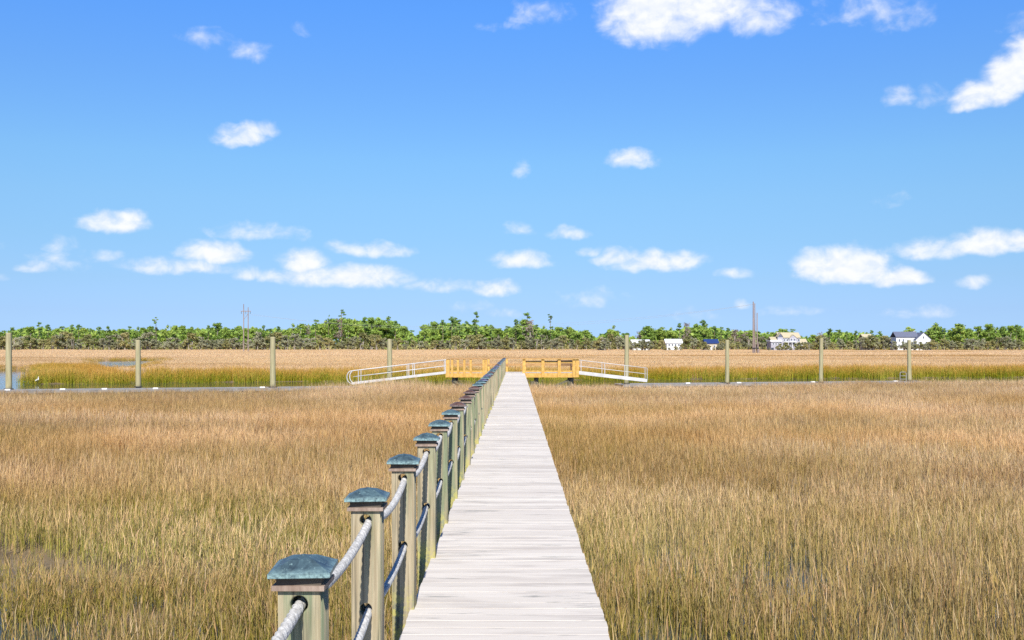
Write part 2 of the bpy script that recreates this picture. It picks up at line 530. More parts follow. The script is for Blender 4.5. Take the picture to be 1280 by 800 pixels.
# ------------------------------------------------------------------ ground & water
def graded(lo, hi, step, far, growth=1.12):
    a = list(np.arange(lo, hi + 1e-6, step))
    s = step
    while a[-1] < far: s = min(s * growth, 220); a.append(a[-1] + s)
    return a


ys = graded(-30, 150, 0.75, 3600)
xs_p = graded(0, 66, 0.75, 2600)
xs = [-x for x in xs_p[:0:-1]] + xs_p
XX, YY = np.meshgrid(np.array(xs), np.array(ys))
ZZ = ground_z(XX, YY)
nx, ny = len(xs), len(ys)
vs = np.stack([XX.ravel(), YY.ravel(), ZZ.ravel()], 1)
fs = [(j * nx + i, j * nx + i + 1, (j + 1) * nx + i + 1, (j + 1) * nx + i) for j in range(ny - 1) for i in range(nx - 1)]
g = mesh_obj('ground', vs.tolist(), fs, M['ground'], smooth=True)
tag(g, kind='structure')
w = mesh_obj('water', [(-600, -30, WATER_Z), (600, -30, WATER_Z), (600, 260, WATER_Z), (-600, 260, WATER_Z)], [(0, 1, 2, 3)], M['water'])
tag(w, kind='structure')

# ------------------------------------------------------------------ grass clumps
def clump(name, mat, n, rad, hmin, hmax, wid, leaves, seed, lean=0.16):
    rg = random.Random(seed)
    V, Fc, rr, hh = [], [], [], []

    def strip(pts, w0, ang, rv):
        ca, sa = math.cos(ang), math.sin(ang)
        b = len(V); m = len(pts)
        for i, p in enumerate(pts):
            w = w0 * (1 - (i / (m - 1)) ** 1.6 * 0.88) * 0.5
            V.append((p[0] - ca * w, p[1] - sa * w, p[2])); V.append((p[0] + ca * w, p[1] + sa * w, p[2]))
            rr.extend((rv, rv)); hh.extend((p[2] / hmax,) * 2)
        for i in range(m - 1):
            Fc.append((b + 2 * i, b + 2 * i + 1, b + 2 * i + 3, b + 2 * i + 2))
    for _ in range(n):
        a = rg.uniform(0, 2 * math.pi); q = rad * math.sqrt(rg.random())
        x, y = q * math.cos(a), q * math.sin(a)
        H = rg.uniform(hmin, hmax) * (1.0 if rg.random() < 0.8 else 0.7)
        la = rg.uniform(0, 2 * math.pi); ll = abs(rg.gauss(0, lean)) * H
        if rg.random() < 0.03: ll *= 4
        dx, dy = math.cos(la) * ll, math.sin(la) * ll
        rv = rg.random(); fa = rg.uniform(0, math.pi)
        top = math.sqrt(max(H * H - ll * ll, 0.05))
        strip([(x, y, -0.06), (x + dx * 0.35, y + dy * 0.35, top * 0.5), (x + dx, y + dy, top)], wid * rg.uniform(0.7, 1.2), fa, rv)
        for k in range(leaves):
            f = rg.uniform(0.15, 0.85)
            bx, by, bz = x + dx * f * 0.8, y + dy * f * 0.8, top * f
            L = rg.uniform(0.22, 0.45) * H; az = rg.uniform(0, 2 * math.pi); el = rg.uniform(1.08, 1.5)
            c, s_ = math.cos(el), math.sin(el)
            drop = rg.uniform(0.0, 0.16)
            strip([(bx, by, bz), (bx + math.cos(az) * c * L * 0.5, by + math.sin(az) * c * L * 0.5, bz + s_ * L * 0.5),
                   (bx + math.cos(az) * (c + drop) * L, by + math.sin(az) * (c + drop) * L, bz + (s_ - drop) * L)],
                  wid * rg.uniform(0.7, 1.1), az + math.pi / 2, (rv + rg.uniform(-0.2, 0.2)) % 1.0)
    return mesh_obj(name, V, Fc, mat, attrs={'r': rr, 'h': hh}, link=False)


def scatter(name, pts, idx, rot, scl, attrs, protos, label):
    """one stuff object: every point carries one of the tufts"""
    me = bpy.data.meshes.new(name)
    me.from_pydata(pts.tolist(), [], [])
    a = me.attributes.new('idx', 'INT', 'POINT'); a.data.foreach_set('value', idx.astype(np.int32))
    a = me.attributes.new('rot', 'FLOAT_VECTOR', 'POINT'); a.data.foreach_set('vector', rot.astype(np.float32).ravel())
    a = me.attributes.new('scl', 'FLOAT_VECTOR', 'POINT'); a.data.foreach_set('vector', scl.astype(np.float32).ravel())
    for k, v in attrs.items():
        a = me.attributes.new(k, 'FLOAT', 'POINT'); a.data.foreach_set('value', v.astype(np.float32))
    o = bpy.data.objects.new(name, me); COL.objects.link(o)
    ng = bpy.data.node_groups.new(name + '_nodes', 'GeometryNodeTree')
    ng.interface.new_socket('Geometry', in_out='INPUT', socket_type='NodeSocketGeometry')
    ng.interface.new_socket('Geometry', in_out='OUTPUT', socket_type='NodeSocketGeometry')
    gi = ng.nodes.new('NodeGroupInput'); go = ng.nodes.new('NodeGroupOutput')
    iop = ng.nodes.new('GeometryNodeInstanceOnPoints')
    join = ng.nodes.new('GeometryNodeJoinGeometry')
    for p in reversed(protos):
        oi = ng.nodes.new('GeometryNodeObjectInfo'); oi.inputs['Object'].default_value = p
        gti = ng.nodes.new('GeometryNodeGeometryToInstance')
        ng.links.new(oi.outputs['Geometry'], gti.inputs[0]); ng.links.new(gti.outputs[0], join.inputs[0])

    def na(nm, ty):
        n = ng.nodes.new('GeometryNodeInputNamedAttribute'); n.data_type = ty; n.inputs[0].default_value = nm
        return next(s for s in n.outputs if s.enabled and s.name == 'Attribute')
    ng.links.new(gi.outputs[0], iop.inputs['Points'])
    ng.links.new(join.outputs[0], iop.inputs['Instance'])
    iop.inputs['Pick Instance'].default_value = True
    ng.links.new(na('idx', 'INT'), iop.inputs['Instance Index'])
    ng.links.new(na('rot', 'FLOAT_VECTOR'), iop.inputs['Rotation'])
    ng.links.new(na('scl', 'FLOAT_VECTOR'), iop.inputs['Scale'])
    ng.links.new(iop.outputs[0], go.inputs[0])
    md = o.modifiers.new('scatter', 'NODES'); md.node_group = ng
    tag(o, label, 'grass', kind='stuff')
    return o


def sample_strip(y0, y1, area, k, xpad):
    """jittered random points over the part of the marsh the view (and a step aside) could see"""
    A = 0.0
    ygrid = np.linspace(y0, y1, 400); wdt = 2 * (k * ygrid + xpad)
    A = np.trapz(wdt, ygrid)
    n = int(A / area)
    cdf = np.cumsum(wdt); cdf /= cdf[-1]
    y = np.interp(RNG.random(n), cdf, ygrid)
    x = (RNG.random(n) * 2 - 1) * (k * y + xpad)
    return x, y


def finish_points(x, y, sc_xy, sc_z, protos_n):
    z = ground_z(x, y)
    n = len(x)
    rot = np.zeros((n, 3)); rot[:, 2] = RNG.random(n) * 6.283
    scl = np.stack([sc_xy, sc_xy, sc_z], 1)
    idx = RNG.integers(0, protos_n, n)
    return np.stack([x, y, z], 1), idx, rot, scl


# near short cordgrass
protos = [clump('tuft', M['grass'], 74, 0.5, 0.40, 0.82, 0.0086, 3, 100 + i, 0.085) for i in range(8)]
x, y = sample_strip(5.5, 84, 0.31, 0.56, 9)
w_ = water_amount(x, y)
patch = fbm(x / 3.2, y / 3.2, 55)
wetm = (np.exp(-(((x - 2.2) / 2.2) ** 2 + ((y - 10.8) / 3.6) ** 2)) + 0.5 * np.exp(-(((x + 6) / 3.0) ** 2 + ((y - 11) / 3) ** 2))) * (0.35 + 1.3 * (fbm(x / 0.7, y / 0.9, 57) > 0.47))
keep = (w_ < -0.25) & (y < shore_near(x) + 0.3) & ~((x > -0.70) & (x < 0.58)) & (patch - 0.31 * wetm > 0.12) & ~((np.abs(x + 0.1) < 5.2) & (y > 62.3))
x, y, patch = x[keep], y[keep], patch[keep]
band = fbm(x / 14.0 + 5, y / 7.0, 61)
band2 = fbm(x / 5.0, y / 4.0, 71)
hz = 0.80 + 0.55 * (fbm(x / 6.0, y / 6.0, 81) - 0.5) + 0.30 * (RNG.random(len(x)) - 0.5) + 0.12 * sstep(25, 45, y)
hz *= 1 + 0.42 * np.exp(-(((x + 7.2) / 3.2) ** 2 + ((y - 57) / 4) ** 2))
hz *= 1 - 0.10 * sstep(-9, -1, y - shore_near(x)) * (x > 6) - 0.15 * sstep(-9, -1, y - shore_near(x)) * (x < -14)
green = np.clip(0.80 - sstep(9.5, 25, y) * 0.66 + 1.6 * (band2 - 0.5) + 0.7 * (band - 0.5), 0.02, 1)
pz = fbm(x / 10.0 + 2, y / 4.5, 161); dull = sstep(0.55, 0.68, fbm(x / 12.0, y / 6.0, 171)) * sstep(24, 36, y)
orange = np.clip(0.8 * sstep(0.50, 0.60, pz) * sstep(20, 30, y) * (1 - 0.6 * sstep(44, 54, y)) - 0.8 * dull + 0.30 * sstep(26, 38, y) * (1 - 0.9 * sstep(40, 52, y)) * 0.75 + 2.2 * (band - 0.52) + 0.6 * (band2 - 0.5), 0, 0.95)
val = np.clip(0.5 + 0.25 * sstep(0.52, 0.62, pz) * sstep(20, 30, y) + 1.9 * (fbm(x / 8.0, y / 3.5, 91) - 0.5) + 0.8 * (fbm(x / 2.2, y / 2.2, 93) - 0.5) + 0.3 * (RNG.random(len(x)) - 0.5) + 0.10 * sstep(40, 60, y) - 0.22, 0, 1)
pts, idx, rot, scl = finish_points(x, y, 0.85 + 0.4 * RNG.random(len(x)), hz, len(protos))
scatter('marsh_grass', pts, idx, rot, scl, {'green': green, 'orange': orange, 'val': val}, protos,
        'knee high tan and olive marsh grass around the boardwalk')

# tall bank grass along the far side of the creek, the pond and the bend
bprotos = [clump('bank_tuft', M['bankgrass'], 70, 0.6, 0.7, 1.25, 0.016, 3, 200 + i, 0.12) for i in range(6)]
x, y = sample_strip(70, 232, 0.55, 0.60, 14)
w_ = water_amount(x, y)
keep = (w_ < -0.15) & (w_ > -7.5) & (y > shore_far(x) - 1) & (RNG.random(len(x)) < sstep(-7.5, -3.5, w_)) & ((w_ > -1.6) | (y < 112) | ((y < 122) & (RNG.random(len(x)) < 0.4)))
x, y, w_ = x[keep], y[keep], w_[keep]
n = len(x)
gr = np.clip(1.15 * sstep(-5.5, -0.6, w_) * (0.85 + 0.5 * (fbm(x / 6, y / 6, 15) - 0.3)), 0, 1)
pond_side = sstep(112, 125, y)
hz = (0.92 + 0.35 * (fbm(x / 4, y / 4, 17) - 0.5) + 0.25 * (RNG.random(n) - 0.5)) * (1 - 0.45 * pond_side)
pts, idx, rot, scl = finish_points(x, y, 0.9 + 0.4 * RNG.random(n), hz, len(bprotos))
scatter('creek_bank_grass', pts, idx, rot, scl,
        {'green': gr * (1 - 0.5 * pond_side), 'orange': np.clip(0.75 - 0.6 * pond_side + 0.3 * (RNG.random(n) - 0.5), 0, 1), 'val': np.clip(0.45 + 0.8 * (fbm(x / 5, y / 5, 19) - 0.5), 0, 1)},
        bprotos, 'tall green and gold grass on the far bank of the creek')

# middle marsh and far marsh
mprotos = [clump('meadow_tuft', M['grass'], 80, 1.1, 0.45, 0.75, 0.022, 2, 300 + i) for i in range(5)]
x, y = sample_strip(76, 240, 1.8, 0.58, 16)
w_ = water_amount(x, y)
keep = ((w_ < -3.5) | ((y > 114) & (w_ < -0.4))) & (y > shore_far(x) + 2)
x, y = x[keep], y[keep]; n = len(x)
band = fbm(x / 45.0, y / 9.0, 23)
pts, idx, rot, scl = finish_points(x, y, 0.9 + 0.4 * RNG.random(n), 0.82 + 0.5 * (fbm(x / 12, y / 8, 27) - 0.5) + 0.2 * (RNG.random(n) - 0.5), len(mprotos))
scatter('meadow_grass', pts, idx, rot, scl,
        {'green': np.clip(0.12 + 1.2 * (band - 0.55), 0, 0.8), 'orange': np.clip(0.15 + 1.6 * (fbm(x / 40, y / 10, 33) - 0.5), 0, 0.8), 'val': np.clip(0.72 + 1.8 * (band - 0.5), 0, 1)},
        mprotos, 'pale dry marsh grass beyond the creek')
fprotos = [clump('far_tuft', M['grass'], 260, 4.2, 0.45, 0.8, 0.075, 1, 400 + i) for i in range(4)]
x, y = sample_strip(225, 668, 20.0, 0.56, 40)
n = len(x)
band = fbm(x / 110.0 + 3, y / 26.0, 43)
band2 = fbm(x / 170.0 + 7, y / 38.0, 47)
pts, idx, rot, scl = finish_points(x, y, 0.9 + 0.4 * RNG.random(n), 0.8 + 0.9 * (fbm(x / 60, y / 20, 37) - 0.5) + 0.2 * (RNG.random(n) - 0.5), len(fprotos))
scatter('far_meadow_grass', pts, idx, rot, scl,
        {'green': np.clip(1.3 * (band - 0.62), 0, 0.5), 'orange': np.clip(0.05 + 0.8 * sstep(0.52, 0.66, band2) + 0.8 * (fbm(x / 90, y / 22, 53) - 0.5), 0, 0.8), 'val': np.clip(0.98 - 1.6 * sstep(0.52, 0.66, band2), 0, 1)},
        fprotos, 'straw coloured marsh reaching to the distant trees')

# ------------------------------------------------------------------ boardwalk
DX0, DX1 = -0.668, 0.545
END = 64.0
bw = tag(empty('boardwalk', (0, 20, 0)), 'long bleached plank boardwalk running straight to the dock platform', 'boardwalk')
mb = MB(); pls = []
yy = -4.0
while yy < END - 0.14:
    wdt = 0.139
    e0, e1 = DX0 + random.gauss(0, 0.003), DX1 + random.gauss(0, 0.003)
    dz = random.gauss(0, 0.0012); cup = random.gauss(0, 0.0010)
    b = len(mb.v); pl = random.random()
    ya, yb = yy + random.gauss(0, 0.0008), yy + wdt + random.gauss(0, 0.0008)
    c = 0.002
    prof = [(ya, -0.036), (yb, -0.036), (yb, -c + dz), (yb - c, dz + cup), (ya + c, dz - cup), (ya, -c + dz)]
    V = [(e0, p[0] - 20, p[1]) for p in prof] + [(e1, p[0] - 20, p[1]) for p in prof]
    mb._add(V, [(0, 1, 2, 3, 4, 5), (11, 10, 9, 8, 7, 6)] + [(i, i + 6, (i + 1) % 6 + 6, (i + 1) % 6) for i in range(6)])
    pls += [pl] * 12
    yy += wdt + random.choice((0.005, 0.007, 0.010))
mb.build('deck', M['deck'], bw, attrs={'pl': pls})
for sx in (-0.60, -0.06, 0.48):
    MB().box(sx - 0.025, sx + 0.025, -24, END - 20, -0.29, -0.04).build('stringer', M['underwood'], bw)
pile0 = None
for k in range(23):
    for sx in (-0.53, 0.41):
        yp = -3.2 + k * 2.95 - 20
        if pile0 is None:
            pile0 = MB().tube([(0, 0, -2.3), (0, 0, -0.30)], [0.115, 0.105], 12).build('pile', M['underwood'], bw, (sx, yp, 0), smooth=False)
        else:
            c = pile0.copy(); COL.objects.link(c); c.parent = bw; c.location = (sx, yp, 0)

# ------------------------------------------------------------------ rope railing
PXX = -0.712
SP = 1.574
Y1 = 3.42
rail = tag(empty('rope_railing', (PXX, Y1, 0)), 'wooden post and rope railing along the left edge of the boardwalk', 'railing')


def post_mesh():
    cu = bpy.data.curves.new('post', 'CURVE'); cu.dimensions = '2D'; cu.fill_mode = 'BOTH'; cu.extrude = 0.066; cu.bevel_depth = 0.004; cu.bevel_resolution = 1
    a, z0, z1 = 0.066, -0.42, 0.884

    def poly(pts):
        s = cu.splines.new('POLY'); s.points.add(len(pts) - 1)
        for p, q in zip(s.points, pts): p.co = (q[0], q[1], 0, 1)
        s.use_cyclic_u = True
    poly([(-a, z0), (a, z0), (a, z1), (-a, z1)])
    for hz_ in (0.832, 0.405):
        poly([(0.033 * math.cos(i * math.pi / 14), hz_ + 0.033 * math.sin(i * math.pi / 14)) for i in range(28)])
    ob = bpy.data.objects.new('tmp', cu); COL.objects.link(ob)
    dg = bpy.context.evaluated_depsgraph_get(); dg.update()
    me = bpy.data.meshes.new_from_object(ob.evaluated_get(dg), depsgraph=dg)
    COL.objects.unlink(ob); bpy.data.objects.remove(ob)
    me.transform(Matrix.Rotation(math.pi / 2, 4, 'X'))
    me.materials.clear(); me.materials.append(M['post'])
    return me


def cap_mesh(mat):
    a, t0, pk = 0.1005, 0.018, 0.058
    V, Fc = [], []

    def ring(h, z):
        b = len(V); V.extend([(-h, -h, z), (h, -h, z), (h, h, z), (-h, h, z)]); return b
    prof = [(0.085, 0.0), (a - 0.002, 0.0), (a, 0.002), (a, t0 - 0.002), (a - 0.003, t0), (0.088, t0 + 0.004), (0.066, t0 + 0.016), (0.040, t0 + 0.030), (0.014, pk - 0.004), (0.003, pk)]
    rs = [ring(*p) for p in prof]
    for p, q in zip(rs, rs[1:]):
        for i in range(4): Fc.append((p + i, p + (i + 1) % 4, q + (i + 1) % 4, q + i))
    Fc.append(tuple(rs[0] + i for i in (3, 2, 1, 0))); Fc.append(tuple(rs[-1] + i for i in range(4)))
    return V, Fc


pm = post_mesh()
capV, capF = cap_mesh(None)
kinds = ['patina'] * 8 + ['copper'] * 4 + ['patina', 'patina', 'plum', 'patina', 'plum', 'patina', 'copper'] * 6
cap_me = {}
for k in ('patina', 'copper', 'plum'):
    o = mesh_obj('post_cap', capV, capF, M[k], link=False); cap_me[k] = o.data
col_mb = MB().box(-0.086, 0.086, -0.086, 0.086, -0.006, 0.010).box(-0.074, 0.074, -0.074, 0.074, 0.010, 0.040, 1)  # upper box is coloured dark to paint the shadow below the cap
collar_o = col_mb.build('collar', [M['collar'], M['capshade']], rail)
first_collar = True
posts = []
for i in range(-2, 40):
    if i == 39: break
    yv = Y1 + SP * i
    p = bpy.data.objects.new('post', pm); COL.objects.link(p); p.parent = rail
    p.location = (random.gauss(0, 0.006), yv - Y1, random.gauss(0, 0.006)); p.rotation_euler = (random.gauss(0, 0.006), random.gauss(0, 0.006), random.gauss(0, 0.02))
    if first_collar: cl = collar_o; first_collar = False
    else: cl = collar_o.copy(); COL.objects.link(cl)
    cl.parent = p; cl.location = (0, 0, 0.886)
    kd = kinds[i + 2]
    cp = bpy.data.objects.new('post_cap', cap_me[kd]); COL.objects.link(cp); cp.parent = p; cp.location = (0, 0, 0.925)
    cp.rotation_euler = (random.gauss(0, 0.012), random.gauss(0, 0.012), random.gauss(0, 0.03))
    cp['label'] = {'patina': 'blue green patinated pyramid cap', 'copper': 'brown copper pyramid cap', 'plum': 'purplish tarnished pyramid cap'}[kd]
    posts.append(yv)


def rope(zc, seed):
    rg = random.Random(seed)
    V, Fc = [], []; s = 0.0; n = 18
    rows = []
    for a, b in zip(posts, posts[1:]):
        near = a < 15
        step = 0.011 if a < 9 else (0.02 if near else 0.13)
        m = max(4, int((b - a) / step)); sag = rg.uniform(0.05, 0.075); xo = rg.gauss(0, 0.004)
        for k in range(m):
            t = k / m
            rows.append((PXX + xo * math.sin(math.pi * t), a + (b - a) * t, zc - 4 * sag * t * (1 - t)))
    rows.append((PXX, posts[-1], zc))
    b = 0
    for j, p in enumerate(rows):
        q0 = rows[max(j - 1, 0)]; q1 = rows[min(j + 1, len(rows) - 1)]
        d = Vector((q1[0] - q0[0], q1[1] - q0[1], q1[2] - q0[2])).normalized()
        sd = d.cross(Vector((0, 0, 1))).normalized(); u = sd.cross(d)
        ph = p[1] * 2 * math.pi / 0.115
        for k in range(n):
            th = 2 * math.pi * k / n
            rad = 0.0208 * (0.72 + 0.28 * abs(math.cos(1.5 * (th - ph))))
            q = Vector(p) + (sd * math.cos(th) + u * math.sin(th)) * rad
            V.append((q.x - PXX, q.y - Y1, q.z))
    for j in range(len(rows) - 1):
        for k in range(n):
            Fc.append((j * n + k, j * n + (k + 1) % n, (j + 1) * n + (k + 1) % n, (j + 1) * n + k))
    o = mesh_obj('rope', V, Fc, M['rope'], rail, smooth=True)
    return o


rope(0.824, 1); rope(0.397, 2)

# ------------------------------------------------------------------ T-head platform
PF0, PF1 = 64.0, 67.4
XL, XR = -4.35, 3.85
pf = tag(empty('dock_platform', (0, PF0, 0)), 'raised golden wood platform with railings at the end of the boardwalk', 'platform')


def ly(v): return v - PF0


mb = MB(); pls = []
xx = XL
while xx < XR - 0.1:
    mb.box(xx, xx + 0.139, 0.0, PF1 - PF0, -0.036, -0.001); pls += [random.random()] * 8
    xx += 0.145
mb.build('deck', M['deck'], pf, attrs={'pl': pls})
for (x0, x1, y0, y1) in ((XL - 0.05, DX0 - 0.12, -0.05, -0.004), (DX1 + 0.0, XR + 0.05, -0.05, -0.004), (XL - 0.05, XR + 0.05, PF1 - PF0 + 0.004, PF1 - PF0 + 0.05)):
    MB().box(x0, x1, y0, y1, -0.27, 0.0).build('fascia', M['yellow'], pf)
for x0 in (XL - 0.05, XR + 0.004):
    MB().box(x0, x0 + 0.046, 0.0, PF1 - PF0, -0.27, 0.0).build('fascia', M['yellow'], pf)


def rpost(x, y, w=0.16, h=0.86):
    return MB().box(x - w / 2, x + w / 2, y - 0.06, y + 0.06, -0.26, h).build('rail_post', M['yellow'], pf, bevel=0.006)


yf, yb_ = -0.115, PF1 - PF0 + 0.115
for x in (0.50, 1.68, 2.70, 3.62, 3.83): rpost(x, yf, 0.19)
for x in (-4.25, -3.98, -3.62, -3.22, -2.82, -2.02, -1.86): rpost(x, yf, 0.14 if x > -4.2 else 0.22)
for x in (-4.2, -3.0, -1.8, -0.6, 0.6, 1.8, 2.9, 3.75): rpost(x, yb_, 0.12)


def hrail(x0, x1, y, z0, z1, m, th=0.045, nm='rail'):
    return MB().box(x0, x1, y - th / 2, y + th / 2, z0, z1).build(nm, M[m], pf)


hrail(0.36, 3.95, yf, 0.862, 0.90, 'yellow', 0.26, 'rail_cap')
hrail(0.42, 3.90, yf + 0.085, 0.62, 0.76, 'yellow')
hrail(0.42, 3.90, yf + 0.085, 0.06, 0.16, 'yellow')
hrail(-4.36, -1.80, yf, 0.862, 0.90, 'yellowdark', 0.16, 'rail_cap')
hrail(-4.30, -1.80, yf + 0.085, 0.04, 0.16, 'yellow')
hrail(-4.35, 3.90, yb_, 0.862, 0.90, 'yellowdark', 0.16, 'rail_cap')
hrail(-4.25, 3.85, yb_ - 0.085, 0.40, 0.52, 'yellowdark')
pl0 = None
for x in (-3.9, -1.5, 1.3, 3.5):
    for y in (0.35, PF1 - PF0 - 0.35):
        if pl0 is None: pl0 = MB().tube([(0, 0, -2.6), (0, 0, -0.28)], [0.13, 0.12], 14).build('pile', M['underwood'], pf, (x, y, 0), smooth=False)
        else:
            c = pl0.copy(); COL.objects.link(c); c.parent = pf; c.location = (x, y, 0)
for (xa, za, xb, zb) in ((1.05, -0.55, 1.85, -0.92), (2.35, -0.85, 3.3, -0.45), (-3.9, -0.5, -2.8, -1.0)):
    MB().bar((xa, 0.18, za), (xb, 0.18, zb), 0.05, 0.14).build('brace', M['piling'], pf)
for xb in (1.0, 3.32):
    MB().tube([(xb, 0.0, -2.4), (xb, 0.0, -0.52)], 0.11, 12).build('stub_pile', M['piling'], pf)

# bench on the platform
bn = tag(empty('bench', (3.15, 66.2, 0)), 'small dark brown wooden bench on the platform behind the right railing', 'bench')
MB().box(-0.5, 0.5, -0.2, 0.2, 0.40, 0.44).build('seat', M['bench'], bn)
for sx in (-0.42, 0.42):
    for sy in (-0.15, 0.15):
        MB().box(sx - 0.04, sx + 0.04, sy - 0.03, sy + 0.03, 0.0, 0.40).build('leg', M['bench'], bn)
b_ = MB()
for k in range(3): b_.box(-0.5, 0.5, 0.19 + 0.02 * k, 0.22 + 0.02 * k, 0.48 + 0.11 * k, 0.57 + 0.11 * k)
b_.box(-0.42, -0.36, 0.235, 0.27, 0.44, 0.80).box(0.36, 0.42, 0.235, 0.27, 0.44, 0.80)
b_.build('backrest', M['bench'], bn)

# ------------------------------------------------------------------ floating docks
def dock_y(x): return 70.8 + 0.26 * x


def floating_dock(xa, xb, label, bumpers):
    ya, yb = dock_y(xa), dock_y(xb)
    L = math.hypot(xb - xa, yb - ya); a = math.atan2(yb - ya, xb - xa)
    o = tag(empty('floating_dock', (xa, ya, WATER_Z), a), label, 'floating dock', 'floating docks on the creek')
    mb = MB(); x = 0.0
    while x < L - 0.1:
        mb.box(x, x + 0.139, -0.85, 0.85, 0.26, 0.296); x += 0.145
    mb.build('deck', M['dockdeck'], o)
    MB().box(0, L, -0.91, -0.852, 0.12, 0.31).build('rub_rail', M['dockside'], o)
    MB().box(0, L, 0.852, 0.91, 0.12, 0.31).build('rub_rail', M['dockdeck'], o)
    fl = None; x = 0.4
    while x < L - 1.4:
        if fl is None: fl = MB().box(0, 1.6, -0.8, 0.8, -0.35, 0.255).build('float', M['float'], o, (x, 0, 0), bevel=0.05)
        else:
            c = fl.copy(); COL.objects.link(c); c.parent = o; c.location = (x, 0, 0)
        x += 2.4
    for bx in bumpers:
        MB().box(-0.16, 0.16, -0.08, 0.08, 0.0, 0.085).build('dock_cleat', M['white'], o, (bx, -0.66, 0.296), bevel=0.02)
    return o


dkl = floating_dock(-46.0, -7.0, 'long floating dock on the left below the left gangway', (7, 12.5, 15.5, 18.6, 21, 24.0, 30.5))
dkr = floating_dock(7.3, 31.5, 'floating dock on the right below the right gangway', (5, 9.0, 15, 22))

# ------------------------------------------------------------------ gangways
def gangway(xa, za, xb, zb, y0, label, loop):
    """aluminium ramp from the platform side (xa) to the dock (xb)"""
    o = tag(empty('gangway', (xa, y0, za)), label, 'gangway', 'aluminium gangways down to the docks')
    dx, dz = xb - xa, zb - za
    H = 0.82
    for s in (-0.55, 0.55):
        MB().bar((0, s, 0), (dx, s, dz), 0.06, 0.14 if loop else 0.20).build('side_beam', M['alu'], o)
    m = MB(); k = 0
    n = int(abs(dx) / 0.15)
    for k in range(n):
        t = (k + 0.5) / n
        m.box(dx * t - 0.06, dx * t + 0.06, -0.52, 0.52, dz * t + 0.02, dz * t + 0.05)
    m.build('tread', M['alu'], o)
    for s in (-0.55, 0.55):
        ov = 0.0
        sgn = 1 if dx > 0 else -1
        if loop:
            r = H * 0.5
            pts = [(0, s, H), (dx, s, dz + H)]
            for q in range(1, 9):
                a = math.pi / 2 - q / 8 * math.pi
                pts.append((dx + sgn * r * math.cos(a) * 0.75, s, dz + H / 2 + r * math.sin(a)))
            MB().tube(pts, 0.030, 10).build('handrail', M['alu'], o, smooth=True)
        else:
            MB().tube([(0, s, H), (dx, s, dz + H)], 0.017, 10).build('handrail', M['alu'], o, smooth=True)
        MB().tube([(0, s, H * 0.52), (dx * 0.985, s, dz * 0.985 + H * 0.52)], 0.021 if loop else 0.012, 10).build('mid_rail', M['alu'], o, smooth=True)
        ts = (0.03, 0.36, 0.42, 0.93) if loop else (0.02, 0.36, 0.68, 0.97)
        for t in ts:
            tt = t + (0.06 if s > 0 and not loop else 0.0)
            MB().tube([(dx * tt, s, dz * tt), (dx * tt, s, dz * tt + H)], 0.022 if loop else 0.020, 8).build('baluster', M['alu'], o)
    return o


gangway(-4.42, 0.0, -10.55, -0.72, 66.3, 'white aluminium gangway with looped handrail sloping down left from the platform', True)
gangway(3.92, -0.02, 8.5, -0.55, 66.9, 'slim white gangway sloping down right from the platform', False)

# ------------------------------------------------------------------ pilings
pil = [(11, 416, 63.5, 0.185, 'thick round piling standing in the open water farthest left'),
       (173, 425, 67.0, 0.17, 'round wooden piling standing in line with the small blue pond'),
       (341, 421, 66.6, 0.178, 'round wooden piling between the pond and the left gangway'),
       (487, 424, 67.4, 0.165, 'round wooden piling rising beside the white left gangway'),
       (783, 419, 72.3, 0.158, 'round wooden piling rising beside the foot of the right gangway'),
       (909, 425, 74.0, 0.148, 'round wooden piling standing below the navy roofed house'),
       (1026, 423, 75.7, 0.148, 'round wooden piling standing between the tan roofed house and the white house'),
       (1137, 425, 78.6, 0.15, 'round wooden piling standing in front of the white gabled house')]
for px, py, d, r, lab in pil:
    o = tag(empty('piling', (PX(px, d), d, WATER_Z)), lab, 'piling', 'pilings along the floating docks')
    top = PZ(py, d) - WATER_Z
    lx, ly_ = random.gauss(0, 0.03), random.gauss(0, 0.03)
    MB().tube([(-lx, -ly_, -1.4), (0, 0, 0), (lx, ly_, top - 0.05), (lx, ly_, top)], [r * 1.06, r * 1.04, r * 0.93, r * 0.86], 16).build('pole', M['piling'], o)
    MB().tube([(0, 0, 0.30), (0, 0, 0.36)], r * 1.5, 16).build('pile_hoop', M['float'], o)
# ladder frame by the last piling
dl = 78.4
o = tag(empty('dock_ladder', (PX(1129, dl), dl, WATER_Z)), 'small grey dock ladder hoop beside the rightmost piling', 'ladder')
MB().tube([(-0.24, 0, -0.4), (-0.24, 0, 0.9), (-0.18, 0, 1.0), (0.18, 0, 1.0), (0.24, 0, 0.9), (0.24, 0, -0.4)], 0.03, 8).build('side_hoop', M['dockdeck'], o)
for k in range(5): MB().box(-0.22, 0.22, -0.03, 0.03, -0.3 + 0.25 * k, -0.26 + 0.25 * k).build('rung', M['dockdeck'], o)

